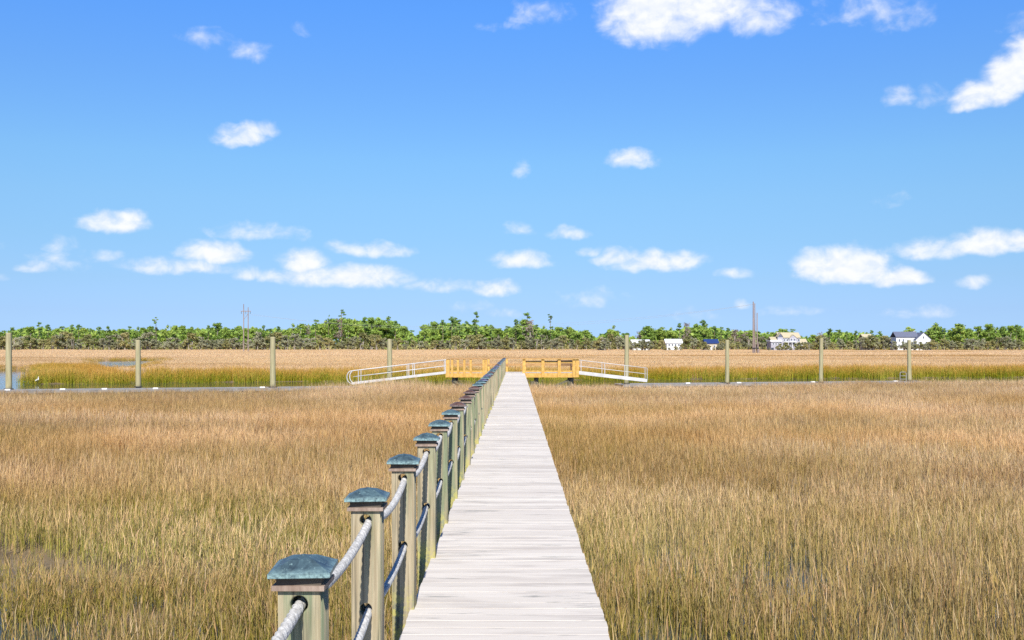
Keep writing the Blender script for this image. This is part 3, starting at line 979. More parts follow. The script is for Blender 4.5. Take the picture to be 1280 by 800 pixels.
# ------------------------------------------------------------------ egret on the mud bank
ed = 80.5
ex = PX(46.5, ed)
eg = tag(empty('egret', (ex, ed, -1.28), R(20)), 'small white egret standing at the water edge near the left piling', 'bird')
eg.scale = (0.8,) * 3
me = bpy.data.meshes.new('body')
sk = [((-0.20, 0, 0.30), 0.02), ((-0.10, 0, 0.35), 0.07), ((0.02, 0, 0.40), 0.095), ((0.11, 0, 0.47), 0.065), ((0.12, 0, 0.56), 0.035), ((0.085, 0, 0.63), 0.028), ((0.12, 0, 0.69), 0.034), ((0.17, 0, 0.69), 0.022)]
me.from_pydata([s[0] for s in sk], [(i, i + 1) for i in range(len(sk) - 1)], [])
bo = bpy.data.objects.new('body', me); COL.objects.link(bo); bo.parent = eg
me.materials.append(M['feather'])
sm = bo.modifiers.new('skin', 'SKIN'); sb = bo.modifiers.new('sub', 'SUBSURF'); sb.levels = sb.render_levels = 2
for v, s_ in zip(me.skin_vertices[0].data, sk): v.radius = (s_[1], s_[1])
me.skin_vertices[0].data[2].use_root = True
MB().tube([(0.18, 0, 0.69), (0.30, 0, 0.675)], [0.014, 0.003], 8).build('bill', M['bill'], eg)
for sy in (-0.035, 0.035):
    MB().tube([(0.02, sy, 0.34), (0.0, sy, 0.17), (0.015, sy, 0.0), (0.06, sy, -0.005)], [0.012, 0.009, 0.008, 0.005], 8).build('leg', M['birdleg'], eg)

# ------------------------------------------------------------------ power line
hp_d = 478.0
hx0, hx1 = PX(304.6, hp_d), PX(310.2, hp_d)
hz0 = -1.3
o = tag(empty('power_pole', ((hx0 + hx1) / 2, hp_d, hz0)), 'two legged wooden power pole with a crossarm in front of the left woods', 'power pole')
xm = (hx0 + hx1) / 2
ctop = PZ(389, hp_d) - hz0
for x, top in ((hx0, PZ(380, hp_d)), (hx1, PZ(384, hp_d))):
    MB().tube([(x - xm, 0, -1), (x - xm, 0, top - hz0)], [0.30, 0.17], 10).build('pole', M['polewood'], o)
MB().box(-2.3, 2.3, -0.3, -0.1, ctop - 0.16, ctop + 0.16).build('crossarm', M['polewood'], o)
MB().bar((hx0 - xm, 0.0, ctop - 4), (hx1 - xm, 0.0, ctop - 1.2), 0.12, 0.16).build('cross_brace', M['polewood'], o)
for x in (-2.1, 0, 2.1):
    MB().tube([(x, -0.2, ctop - 1.2), (x, -0.2, ctop - 0.16)], 0.10, 8).build('insulator', M['float'], o)
td = 388.0
tx = PX(943.6, td)
o = tag(empty('pole_tower', (tx, td, -1.3)), 'tall brown bundled wooden utility poles standing out on the right marsh', 'power pole')
for px, py, dy, r0, r1 in ((941.6, 377, 0, 0.34, 0.20), (944.2, 379, 0.9, 0.26, 0.15), (946.6, 391, 0.3, 0.27, 0.16)):
    MB().tube([(PX(px, td) - tx, dy, -1), (PX(px, td) - tx, dy, PZ(py, td) + 1.3)], [r0, r1], 12).build('pole', M['polewood'], o)
for px, h in ((940.9, 3.6), (943.2, 6.5), (946.9, 4.2), (948.0, 2.0)):
    MB().tube([(PX(px, td) - tx, -0.5, -1), (PX(px, td) - tx + 0.05, -0.42, h)], [0.32, 0.27], 10).build('stub_pole', M['polewood'], o)
MB().box(-1.0, 1.3, -0.95, 0.5, 2.2, 2.5).build('steel_band', M['float'], o)
for k, (off, sg) in enumerate(((-2.1, 7.3), (2.1, 8.2))):
    A = Vector((xm + off, hp_d - 0.2, hz0 + ctop - 1.2)); B = Vector((tx + 0.2, td - 0.3, PZ(380, td)))
    pts = [A.lerp(B, t / 40) - Vector((0, 0, 4 * sg * (t / 40) * (1 - t / 40))) for t in range(41)]
    o = MB().tube(pts, 0.032, 6).build('power_line', M['wire'])
    tag(o, ('upper' if k == 0 else 'lower') + ' sagging wire strung from the two legged pole to the pole tower', 'cable')

# ------------------------------------------------------------------ houses
HD = 652.0
GZ = -0.88


def hx(px): return PX(px, HD)
def hz_(py): return PZ(py, HD)


class House:
    def __init__(s, name, pxc, label, yoff=0.0):
        s.d = HD + yoff
        s.ox = hx(pxc)
        s.o = tag(empty(name, (s.ox, s.d, GZ)), label, 'house')

    def wall(s, p0, p1, ytop, y0, y1, m, ybot=439.0):
        return MB().box(hx(p0) - s.ox, hx(p1) - s.ox, y0, y1, hz_(ybot) - GZ, hz_(ytop) - GZ).build('wall', M[m], s.o)

    def roof(s, p0, p1, ye, yr, y0, y1, m, along='X', over=0.5):
        return MB().roofslabs(hx(p0) - s.ox - over, hx(p1) - s.ox + over, y0 - over, y1 + over, hz_(ye) - GZ, hz_(yr) - GZ, 0.3, along).build('roof', M[m], s.o)

    def gable(s, p0, p1, ye, yr, y0, y1, m, along='Y'):
        return MB().gable(hx(p0) - s.ox, hx(p1) - s.ox, y0, y1, hz_(ye) - GZ - 0.01, hz_(yr) - GZ - 0.02, along).build('gable_wall', M[m], s.o)

    def window(s, px, py, w, h, yface, frame='white'):
        x, z = hx(px) - s.ox, hz_(py) - GZ
        f = MB()
        t = 0.13
        f.box(x - w / 2 - t, x + w / 2 + t, yface - 0.10, yface + 0.02, z + h / 2, z + h / 2 + t)
        f.box(x - w / 2 - t, x + w / 2 + t, yface - 0.12, yface + 0.02, z - h / 2 - t, z - h / 2)
        f.box(x - w / 2 - t, x - w / 2, yface - 0.10, yface + 0.02, z - h / 2, z + h / 2)
        f.box(x + w / 2, x + w / 2 + t, yface - 0.10, yface + 0.02, z - h / 2, z + h / 2)
        f.box(x - 0.03, x + 0.03, yface - 0.08, yface + 0.02, z - h / 2, z + h / 2)
        fo = f.build('window', M[frame], s.o)
        MB().box(x - w / 2, x + w / 2, yface - 0.05, yface + 0.01, z - h / 2, z + h / 2).build('pane', M['glass'], fo)


# white house with slate roof (right)
H = House('white_house', 1140, 'white house with slate roof and a front gable at right')
H.wall(1121, 1148, 421.5, 1.0, 10.0, 'wallwhite'); H.roof(1121, 1148, 421.5, 415.0, 1.0, 10.0, 'roofslate')
H.wall(1143, 1162, 425.0, -2.5, 8.0, 'wallwhite'); H.gable(1143, 1162, 425, 416.0, -2.5, 8.0, 'wallwhite'); H.roof(1143, 1162, 425, 416.0, -2.5, 8.0, 'roofslate', 'Y', 0.25)
H.wall(1117, 1124, 429.0, 1.8, 6, 'wallgrey')
H.roof(1116.5, 1122, 429, 427.3, 1.5, 6, 'roofslate')
for px, py in ((1125, 425.5), (1130, 425.5), (1124.5, 432), (1131, 432), (1138, 432)): H.window(px, py, 1.0, 1.7, 1.0)
for px, py in ((1149, 428.5), (1156, 428.5), (1149, 434.5), (1156.5, 434.5), (1152.4, 421.8)): H.window(px, py, 1.0, 1.5, -2.5)
MB().box(-0.6, 0.6, 0.4, 1.6, 9.5, hz_(413.5) - GZ).build('chimney', M['wallgrey'], H.o, (hx(1147) - H.ox, 5.5, 0))
# cream roofed grey house
H = House('raised_house', 985, 'large pale grey house with tan roof beyond the right marsh')
H.wall(974, 1000, 422.3, 0, 11, 'wallgrey'); H.roof(974, 1000, 422.3, 416.0, 0, 11, 'rooftan')
H.wall(971.5, 978, 421.5, -1.5, 0.2, 'wallgrey'); H.gable(971.5, 978, 421.5, 416.6, -1.5, 0.2, 'roofslate'); H.roof(971.5, 978, 421.5, 416.6, -1.5, 4, 'rooftan', 'Y', 0.2)
H.wall(962.5, 975, 427.0, -2.5, 8, 'wallgrey'); MB().box(hx(961.5) - H.ox, hx(976) - H.ox, -3.2, 8, hz_(427) - GZ + 0.003, hz_(425) - GZ).build('roof', M['white'], H.o)
H.roof(964, 976, 424.8, 421.5, 0, 8, 'rooftan')
H.wall(997, 1008.5, 430, -1.0, 9, 'wallcream'); H.roof(997, 1008.5, 430, 424, -1.0, 9, 'rooftan')
H.roof(986, 996, 423.0, 418.6, -0.8, 5, 'rooftan', 'Y', 0.2); H.wall(986.3, 995.7, 422.9, -0.8, 0.1, 'wallgrey'); H.gable(986.3, 995.7, 422.9, 418.6, -0.8, 0.1, 'wallgrey')
for px, py in ((980.5, 425.0), (984.2, 425), (998.4, 425.0), (980.5, 431.5), (984.2, 431.5), (998, 433)): H.window(px, py, 1.0, 1.5, -0.01)
for px, py in ((988.8, 424.6), (992.8, 424.6), (988.8, 430.6), (992.8, 430.6)): H.window(px, py, 1.0, 1.5, -0.8)
for px, py in ((965.5, 429.8), (968.8, 429.8), (972.2, 429.8)): H.window(px, py, 0.9, 1.3, -2.5)
for px in (1001.5, 1005.5): H.window(px, 433, 0.9, 1.4, -1.0)
MB().box(hx(962.7) - H.ox, hx(966) - H.ox, -2.56, -2.51, hz_(438) - GZ, hz_(434.6) - GZ).build('dark_opening', M['glass'], H.o)  # flat dark panel in place of the dark inside of an opening
for px in (980, 984.5, 989, 993.5): MB().box(hx(px) - H.ox - 0.15, hx(px) - H.ox + 0.15, -2.2, -1.9, 0, hz_(427.8) - GZ).build('porch_column', M['white'], H.o)
MB().box(hx(978.5) - H.ox, hx(995) - H.ox, -2.4, -0.82, hz_(427.8) - GZ, hz_(427.2) - GZ).build('porch_roof', M['white'], H.o)
# navy roofed cottage
H = House('navy_roofed_cottage', 889, 'cream cottage with navy roof behind the right marsh')
H.wall(883, 897, 429.5, 0, 8, 'wallcream'); H.roof(881.5, 898, 429.5, 424.3, 0, 8, 'roofnavy')
for px in (886.5, 893): H.window(px, 433, 1.0, 1.4, 0)
MB().box(-0.5, 0.5, -0.07, 0.0, 0.3, 2.6).build('door', M['wallwhite'], H.o)
MB().box(hx(895) - H.ox, hx(900) - H.ox, -2.5, -0.05, hz_(433.8) - GZ, hz_(433.2) - GZ).build('porch_roof', M['wallwhite'], H.o)
# white low house
H = House('white_low_house', 842, 'low white house with white roof and dark windows between trees')
H.wall(833.5, 851.5, 429.0, 0, 8, 'wallwhite'); H.roof(832.5, 852.5, 429.0, 424.3, 0, 8, 'white')
for px in (836.5, 840.5, 844.5, 848.5): H.window(px, 431.2, 1.0, 1.2, 0)
# white roof further left
H = House('white_roofed_house', 801, 'white roofed house half hidden among trees right of the boardwalk', 0)
H.wall(791, 811, 428.8, 0, 8, 'wallwhite'); H.roof(790, 812, 428.8, 425.0, 0, 8, 'wallwhite')
for px in (794, 799, 804, 808.5): H.window(px, 431.0, 1.0, 1.2, 0)
# two small pale houses peeping out of the foliage
H = House('cream_cottage', 753, 'tiny cream cottage peeping from foliage just right of the platform', 0)
H.wall(749.5, 756, 425, 0, 7, 'wallcream'); H.gable(749.5, 756, 425, 421.5, 0, 7, 'wallcream'); H.roof(749.5, 756, 425, 421.5, 0, 7, 'rooftan', 'Y', 0.3)
H.window(752.7, 426.5, 0.8, 1.2, 0)
H = House('hidden_cottage', 1084, 'small pale roofed cottage peeping above shrubs left of the white house', 0)
H.wall(1079, 1090, 422.0, 0, 7, 'wallcream'); H.roof(1079, 1090, 422.0, 418, 0, 7, 'rooftan')
H.window(1083, 424, 0.9, 1.2, 0)

# ------------------------------------------------------------------ trees
TOP = [(-80, 408), (0, 412), (20, 408), (45, 404), (60, 408), (75, 406), (100, 406), (125, 409), (150, 410), (165, 408), (215, 409), (225, 404), (245, 407), (262, 405), (285, 408),
       (300, 408), (330, 408), (345, 408), (370, 407), (390, 402), (405, 399), (430, 394), (450, 396), (475, 396), (490, 399), (505, 405), (515, 412), (522, 417), (530, 405), (540, 402),
       (560, 400), (570, 398), (580, 402), (595, 402), (610, 404), (622, 410), (632, 408), (645, 403), (660, 400), (672, 406), (685, 408), (700, 409), (715, 409), (730, 410), (745, 419), (755, 414),
       (765, 408), (780, 416), (795, 420), (808, 409), (825, 411), (840, 410), (858, 406), (880, 403), (900, 408), (930, 409), (960, 412), (975, 411), (990, 411), (1008, 419), (1020, 417),
       (1030, 411), (1050, 410), (1075, 413), (1100, 415), (1115, 419), (1135, 410), (1150, 414), (1170, 406), (1185, 413), (1200, 405), (1220, 411), (1238, 407), (1260, 409), (1275, 407), (1400, 408)]
TX = np.array([t[0] for t in TOP], float); TY = np.array([t[1] for t in TOP], float)


def quads(P, size, rg, outward=None, flat=1.0):
    n = len(P)
    nrm = rg.normal(size=(n, 3)); nrm[:, 1] -= 0.5; nrm[:, 2] += 0.5
    if outward is not None: nrm += outward * 1.2
    nrm /= np.linalg.norm(nrm, axis=1, keepdims=True)
    t = np.cross(nrm, rg.normal(size=(n, 3))); t /= np.linalg.norm(t, axis=1, keepdims=True)
    b = np.cross(nrm, t)
    s = size * rg.uniform(0.6, 1.3, (n, 1))
    V = np.stack([P - t * s * 0.5 - b * s * 0.35, P + t * s * 0.5 - b * s * 0.3, P + t * s * 0.4 + b * s * 0.4, P - t * s * 0.35 + b * s * 0.3], 1).reshape(-1, 3)
    Fc = np.arange(n * 4).reshape(n, 4)
    r = np.repeat(np.clip(rg.random(n), 0, 1), 4)
    return V, Fc, r


def make_tree(kind, seed):
    """unit trees, about one metre of crown radius per metre; returns (height, [(trunk), (crown)])"""
    rg = np.random.default_rng(seed)
    o = {'trunk': MB()}
    if kind == 'pine':
        Hh = 22.0; lean = rg.normal(0, 0.5)
        o['trunk'].tube([(0, 0, -0.5), (lean * 0.3, 0, Hh * 0.4), (lean, 0, Hh * 0.92)], [0.34, 0.26, 0.10], 8)
        C = []
        for k in range(11):
            z = Hh * rg.uniform(0.50, 0.97); rr_ = (3.2 * (1 - (z / Hh - 0.5) * 1.3) + 0.5) * rg.uniform(0.25, 1.0); a = rg.uniform(0, 6.28)
            c = np.array([lean * z / Hh + rr_ * math.cos(a), rr_ * math.sin(a), z])
            C.append((c, rg.uniform(0.8, 1.5), rg.uniform(0.5, 0.9)))
            o['trunk'].tube([(lean * z / Hh, 0, z - 0.8), tuple(c)], [0.09, 0.04], 5)
        C.append((np.array([lean, 0, Hh * 0.97]), 1.3, 0.9))
        per, sz = 110, 0.56; lm = 'leafpine'; bk = 'bark2'
    elif kind == 'snag':
        Hh = 24.0; lean = rg.normal(0, 0.8)
        o['trunk'].tube([(0, 0, -0.5), (lean * 0.4, 0, Hh * 0.5), (lean, 0, Hh * 0.96)], [0.36, 0.27, 0.09], 8)
        C = []
        for k in range(8):
            z = Hh * rg.uniform(0.74, 0.98); rr_ = rg.uniform(0.6, 2.9); a = rg.uniform(0, 6.28)
            c = np.array([lean * z / Hh + rr_ * math.cos(a), rr_ * math.sin(a) * 0.8, z])
            C.append((c, rg.uniform(0.5, 1.1), rg.uniform(0.35, 0.6)))
            o['trunk'].tube([(lean * z / Hh, 0, z - 0.6), tuple(c)], [0.10, 0.05], 5)
        per, sz = 42, 0.55; lm = 'leafpine'; bk = 'bark2'
    elif kind == 'broad':
        Hh = 16.0
        o['trunk'].tube([(0, 0, -0.5), (rg.normal(0, 0.2), 0, Hh * 0.4), (rg.normal(0, 0.4), 0, Hh * 0.8)], [0.32, 0.24, 0.10], 8)
        C = []
        for k in range(24):
            z = Hh * rg.uniform(0.36, 0.95); wd = 3.7 * math.sin(math.pi * min(1, max(0.1, (z / Hh - 0.25) / 0.78))) ** 0.6
            a = rg.uniform(0, 6.28); q = wd * math.sqrt(rg.random()) * 0.85
            C.append((np.array([q * math.cos(a), q * math.sin(a), z]), rg.uniform(0.75, 1.9), rg.uniform(0.6, 1.3)))
            if k < 6: o['trunk'].tube([(0, 0, z * 0.72), (q * math.cos(a), q * math.sin(a), z)], [0.12, 0.05], 5)
        per, sz = 95, 0.62; lm = 'leafgreen'; bk = 'bark'
    elif kind in ('grey', 'olive'):
        Hh = 9.0
        C = []
        for k in range(5):
            a = rg.uniform(0, 6.28); q = rg.uniform(0.3, 1.2); top = Hh * rg.uniform(0.55, 0.85); e = rg.uniform(1.2, 3.0)
            o['trunk'].tube([(q * math.cos(a), q * math.sin(a) * 0.6, -0.4), (q * math.cos(a) * 1.3, q * math.sin(a), top * 0.5), (e * math.cos(a), e * math.sin(a), top)], [0.24, 0.17, 0.06], 6)
        for k in range(19):
            z = Hh * rg.uniform(0.22, 0.92); wd = 3.6 * math.sin(math.pi * min(1, max(0.12, (z / Hh - 0.02) / 1.0))) ** 0.55
            a = rg.uniform(0, 6.28); q = wd * math.sqrt(rg.random()) * 0.85
            C.append((np.array([q * math.cos(a), q * math.sin(a), z]), rg.uniform(0.7, 1.5), rg.uniform(0.5, 1.1)))
        per, sz = 95, 0.52; lm = 'leafgrey' if kind == 'grey' else 'leafolive'; bk = 'bark'
    elif kind == 'bare':
        Hh = 12.0
        o['trunk'].tube([(0, 0, -0.5), (0.2, 0, Hh * 0.5), (0.1, 0, Hh * 0.95)], [0.30, 0.2, 0.05], 7)
        C = []
        for k in range(16):
            z = Hh * rg.uniform(0.35, 0.95); a = rg.uniform(0, 6.28); q = 3.2 * rg.uniform(0.3, 1) * (1.2 - z / Hh)
            o['trunk'].tube([(0.1, 0, z * 0.75), (q * math.cos(a), q * math.sin(a), z)], [0.11, 0.03], 5)
            C.append((np.array([q * math.cos(a), q * math.sin(a), z]), rg.uniform(0.9, 1.5), rg.uniform(0.8, 1.3)))
        per, sz = 34, 0.42; lm = 'twig'; bk = 'bark'
    Ps, Os = [], []
    for c, rx, rz_ in C:
        u = rg.normal(size=(per, 3)); u /= np.linalg.norm(u, axis=1, keepdims=True)
        rad = rg.random((per, 1)) ** 0.5 * rg.uniform(0.8, 1.35, (per, 1))
        Ps.append(c + u * rad * np.array([rx, rx, rz_])); Os.append(u)
    V, Fc, r = quads(np.concatenate(Ps), sz, rg, np.concatenate(Os))
    return Hh, o['trunk'], (V, Fc, r), lm, bk


KN = {'pine': 'pine_tree', 'snag': 'tall_pine', 'broad': 'leafy_tree', 'grey': 'grey_oak', 'olive': 'olive_shrub', 'bare': 'bare_tree'}
PROTO = {}
for ki, (kd, nv) in enumerate((('pine', 3), ('snag', 3), ('broad', 4), ('grey', 4), ('olive', 3), ('bare', 2))):
    PROTO[kd] = []
    for v in range(nv):
        Hh, tk, cr, lm, bk = make_tree(kd, 900 + ki * 20 + v)
        t_o = tk.build('trunk', M[bk]); c_o = mesh_obj('crown', cr[0].tolist(), cr[1].tolist(), M[lm], attrs={'r': cr[2]})
        PROTO[kd].append([Hh, t_o.data, c_o.data])
        for q in (t_o, c_o): COL.objects.unlink(q); bpy.data.objects.remove(q)

ntree = 0


def tree(kd, px, d, height, label, group, wide=1.0):
    global ntree
    Hh, tm, cm = PROTO[kd][ntree % len(PROTO[kd])]
    s = height / Hh
    x = PX(px, d)
    z = float(ground_z(np.array([x]), np.array([d]))[0])
    o = tag(empty(KN[kd], (x, d, z - 0.05), random.uniform(0, 6.28)), label, 'tree', group)
    o.scale = (s * wide, s * wide, s)
    for nm, m_ in (('trunk', tm), ('crown', cm)):
        c = bpy.data.objects.new(nm, m_); COL.objects.link(c); c.parent = o
    ntree += 1
    return o


def zone(px):
    if px < 305: return ('left of the two legged power pole', 'west')
    if px < 522: return ('between the two legged pole and the woods gap', 'midwest')
    if px < 780: return ('behind the dock platform', 'middle')
    return ('around the houses on the right', 'east')


HOUSE = [(960, 1011), (1116, 1165), (879, 901), (830, 855), (788, 814), (748, 758), (1077, 1092)]


def near_house(px, pad=0):
    for a, b in HOUSE:
        if a - pad < px < b + pad: return True
    return False


# second row: green canopy trees that draw the skyline
px = -46.0
while px < 1330:
    d = random.uniform(690, 722)
    yt = float(np.interp(px, TX, TY)) + random.triangular(-4.0, 5.5, 0.5)
    hgt = PZ(yt, d) + 0.85
    zt, zk = zone(px)
    right = px > 780
    u = random.random()
    kd = 'pine' if (u < (0.34 if px < 520 else 0.45)) else 'broad'
    if u > (0.92 if right else 0.955): kd = 'bare'
    lab = {'pine': 'dark green pine in the canopy row ', 'broad': 'leafy green tree in the canopy row ', 'bare': 'bare brown tree in the canopy row '}[kd] + zt
    tree(kd, px, d, hgt, lab, {'pine': 'canopy pines ', 'broad': 'leafy canopy trees ', 'bare': 'bare trees '}[kd] + zt, random.uniform(0.85, 1.15) * (1.25 if hgt < 15 else 1.0))
    px += random.uniform(7.5, 12.0)
# front row: grey oaks and olive shrubs at the marsh edge
px = -46.0
while px < 1330:
    d = random.uniform(664, 680)
    zt, zk = zone(px)
    if near_house(px, 2):
        px += 4; continue
    u = random.random()
    pg = 0.66 if px < 400 else (0.45 if px < 780 else 0.42)
    kd = 'grey' if u < pg else 'olive'
    hgt = random.triangular(5.5, 13.5, 9) if px < 780 else random.triangular(4.5, 11.0, 7)
    if 515 < px < 530: hgt = 7
    lab = {'grey': 'grey green oak at the marsh edge ', 'olive': 'yellowish olive bush at the marsh edge '}[kd] + zt
    tree(kd, px, d, hgt, lab, {'grey': 'grey oaks at the marsh edge ', 'olive': 'olive bushes at the marsh edge '}[kd] + zt, random.uniform(0.9, 1.2))
    px += random.uniform(7.0, 11.0)
# low shrubs in front of the houses
for px, h, kd in ((831, 4.0, 'olive'), (837, 2.6, 'grey'), (845, 3.4, 'olive'), (851.5, 4.2, 'olive'), (880, 6.2, 'olive'), (885.5, 4.0, 'olive'), (892, 2.4, 'grey'), (897.5, 3.2, 'grey'), (901, 6.0, 'grey'),
                  (962, 2.4, 'grey'), (972, 3.4, 'olive'), (977, 5.0, 'olive'), (982.5, 5.8, 'olive'), (988, 3.2, 'grey'), (996, 5.0, 'olive'), (1001, 5.8, 'grey'), (1006, 5.0, 'olive'), (1010, 6.6, 'grey'),
                  (1117, 6.5, 'grey'), (1121, 3.4, 'grey'), (1130, 6.6, 'grey'), (1135, 5.6, 'olive'), (1143, 6.6, 'grey'), (1149, 6.0, 'olive'), (1155, 5.2, 'grey'), (1160, 6.0, 'grey'), (1164, 7.5, 'olive'),
                  (791, 6.2, 'grey'), (796, 5.0, 'olive'), (802, 8.4, 'grey'), (806, 6.0, 'olive'), (811, 6.6, 'grey'), (748, 8.4, 'olive'), (752, 7.0, 'grey'), (757, 8.6, 'grey'), (1078, 9.2, 'grey'), (1083, 8.6, 'olive'), (1088.5, 10.4, 'olive'), (1092, 9.0, 'grey')):
    tree(kd, px, 644 + random.uniform(-2, 2), h, 'low ' + ('grey' if kd == 'grey' else 'olive') + ' shrub growing right in front of a house', 'low ' + kd + ' shrubs in front of the houses', 1.1)
# outstanding trees above the canopy, one label each
for px, yt, kd, lab, wd in (
        (195, 395, 'snag', 'lone tall pine rising above the far left woods', 0.9),
        (427, 386, 'snag', 'tallest thin pine above the densest part of the woods', 1.0),
        (411, 393, 'snag', 'thin pine just left of the tallest one above the dense woods', 0.6),
        (595, 390, 'pine', 'tall dark pine left of the railing end', 0.9),
        (569, 397, 'pine', 'broad pine in the clump right of the gap in the woods', 1.0),
        (645, 399, 'pine', 'shorter pine left of the tallest pine behind the platform', 0.8),
        (659, 391, 'pine', 'tall broad pine directly behind the platform', 1.15),
        (688, 392, 'snag', 'thin crooked pine standing alone right of the platform pines', 0.8),
        (713, 408, 'broad', 'round leafy tree just right of the thin crooked pine', 1.0),
        (766, 407, 'broad', 'round dark tree beside the tiny cream cottage', 1.1),
        (808, 407, 'broad', 'round tree rising behind the half hidden white roof', 1.3),
        (879, 400, 'pine', 'pine top rising above the navy roofed cottage', 1.0),
        (1136, 408, 'broad', 'round tree top directly above the slate roof', 1.2),
        (1169, 404, 'broad', 'round dense tree just right of the white house', 1.3),
        (1199, 404, 'broad', 'round dense tree second to the right of the white house', 1.2),
        (1236, 405, 'broad', 'rounded tree near the right edge of the woods', 1.2),
        (1270, 406, 'pine', 'rightmost tall pine in the woods', 1.2)):
    d = 700.0
    tree(kd, px, d, PZ(yt, d) + 0.85, lab, None, wd)

# the mass of woods behind
rg = np.random.default_rng(77)
n = 95000
tx_ = np.clip(rg.normal(0, 1, n) * 0 + rg.uniform(-1, 1, n), -1, 1); tx_ = np.sign(tx_) * (np.abs(tx_) ** 1.35) * 1100; ty_ = rg.uniform(716, 760, n)
ppx = CX + tx_ * F / ty_
topz = CAMZ - (np.interp(ppx, TX, TY) + 3.0 - HY) * ty_ / F - 1.5 * (fbm(tx_ / 5.0, ty_ / 8.0, 3) - 0.2) * 3
tz_ = -0.9 + (topz + 0.9) * rg.random(n) ** 0.8
V, Fc, r = quads(np.stack([tx_, ty_, tz_], 1), 2.2, rg)
o = mesh_obj('woods', V.tolist(), Fc.tolist(), M['leafgreen'], attrs={'r': r * 0.7})
tag(o, 'continuous green mass of woods behind the tree rows', 'woods', kind='stuff')

n = 30000
ux = rg.uniform(-1, 1, n); ux = np.sign(ux) * np.abs(ux) ** 1.3 * 1000
uy = rg.uniform(682, 700, n)
uz = -1.0 + rg.random(n) * (3.4 + 3.2 * (fbm(ux / 9.0, uy / 9.0, 13) - 0.4))
V, Fc, r = quads(np.stack([ux, uy, uz], 1), 1.25, rg)
o = mesh_obj('undergrowth', V.tolist(), Fc.tolist(), M['leafolive'], attrs={'r': r})
tag(o, 'low tangled undergrowth under the distant trees', 'undergrowth', kind='stuff')

# ------------------------------------------------------------------ camera
cam = bpy.data.cameras.new('camera'); co = bpy.data.objects.new('camera', cam); COL.objects.link(co)
co.location = (0, 0, CAMZ); co.rotation_euler = (math.pi / 2, 0, 0)
cam.sensor_width = 36; cam.lens = 36.0 * F / 1280.0
cam.shift_x = -(CX - 640) / 1280.0; cam.shift_y = (HY - 400) / 1280.0
cam.clip_start = 0.1; cam.clip_end = 9000
S.camera = co

# ------------------------------------------------------------------ sun and sky
SUN = Vector((0.046, -1.0, 1.0)).normalized()
l = bpy.data.lights.new('sun', 'SUN'); l.energy = 4.55; l.angle = R(0.53); l.color = (1.0, 0.955, 0.88)
lo = bpy.data.objects.new('sun', l); COL.objects.link(lo)
lo.rotation_euler = SUN.to_track_quat('Z', 'Y').to_euler(); lo.location = (0, -20, 60)

wd_ = bpy.data.worlds.new('World'); S.world = wd_; wd_.use_nodes = True
nt = wd_.node_tree
for nd in list(nt.nodes): nt.nodes.remove(nd)
t = NT(nt)
out = t.n('ShaderNodeOutputWorld'); bg = t.n('ShaderNodeBackground'); bg.inputs[1].default_value = 0.1
sky = t.n('ShaderNodeTexSky', sky_type='NISHITA')
sky.sun_disc = False; sky.sun_elevation = math.asin(SUN.z); sky.sun_rotation = math.atan2(SUN.x, SUN.y)
sky.air_density = 1.0; sky.dust_density = 0.2; sky.ozone_density = 2.0; sky.altitude = 0
gen = t.n('ShaderNodeTexCoord').outputs['Generated']
dx_, dy_, dz_ = t.xyz(gen)
azi = t.math('ARCTAN2', dx_, dy_)
ele = t.math('ARCSINE', dz_)
cmb = t.n('ShaderNodeCombineXYZ'); t.put(cmb.inputs[0], azi); t.put(cmb.inputs[1], ele)
AE = cmb.outputs[0]
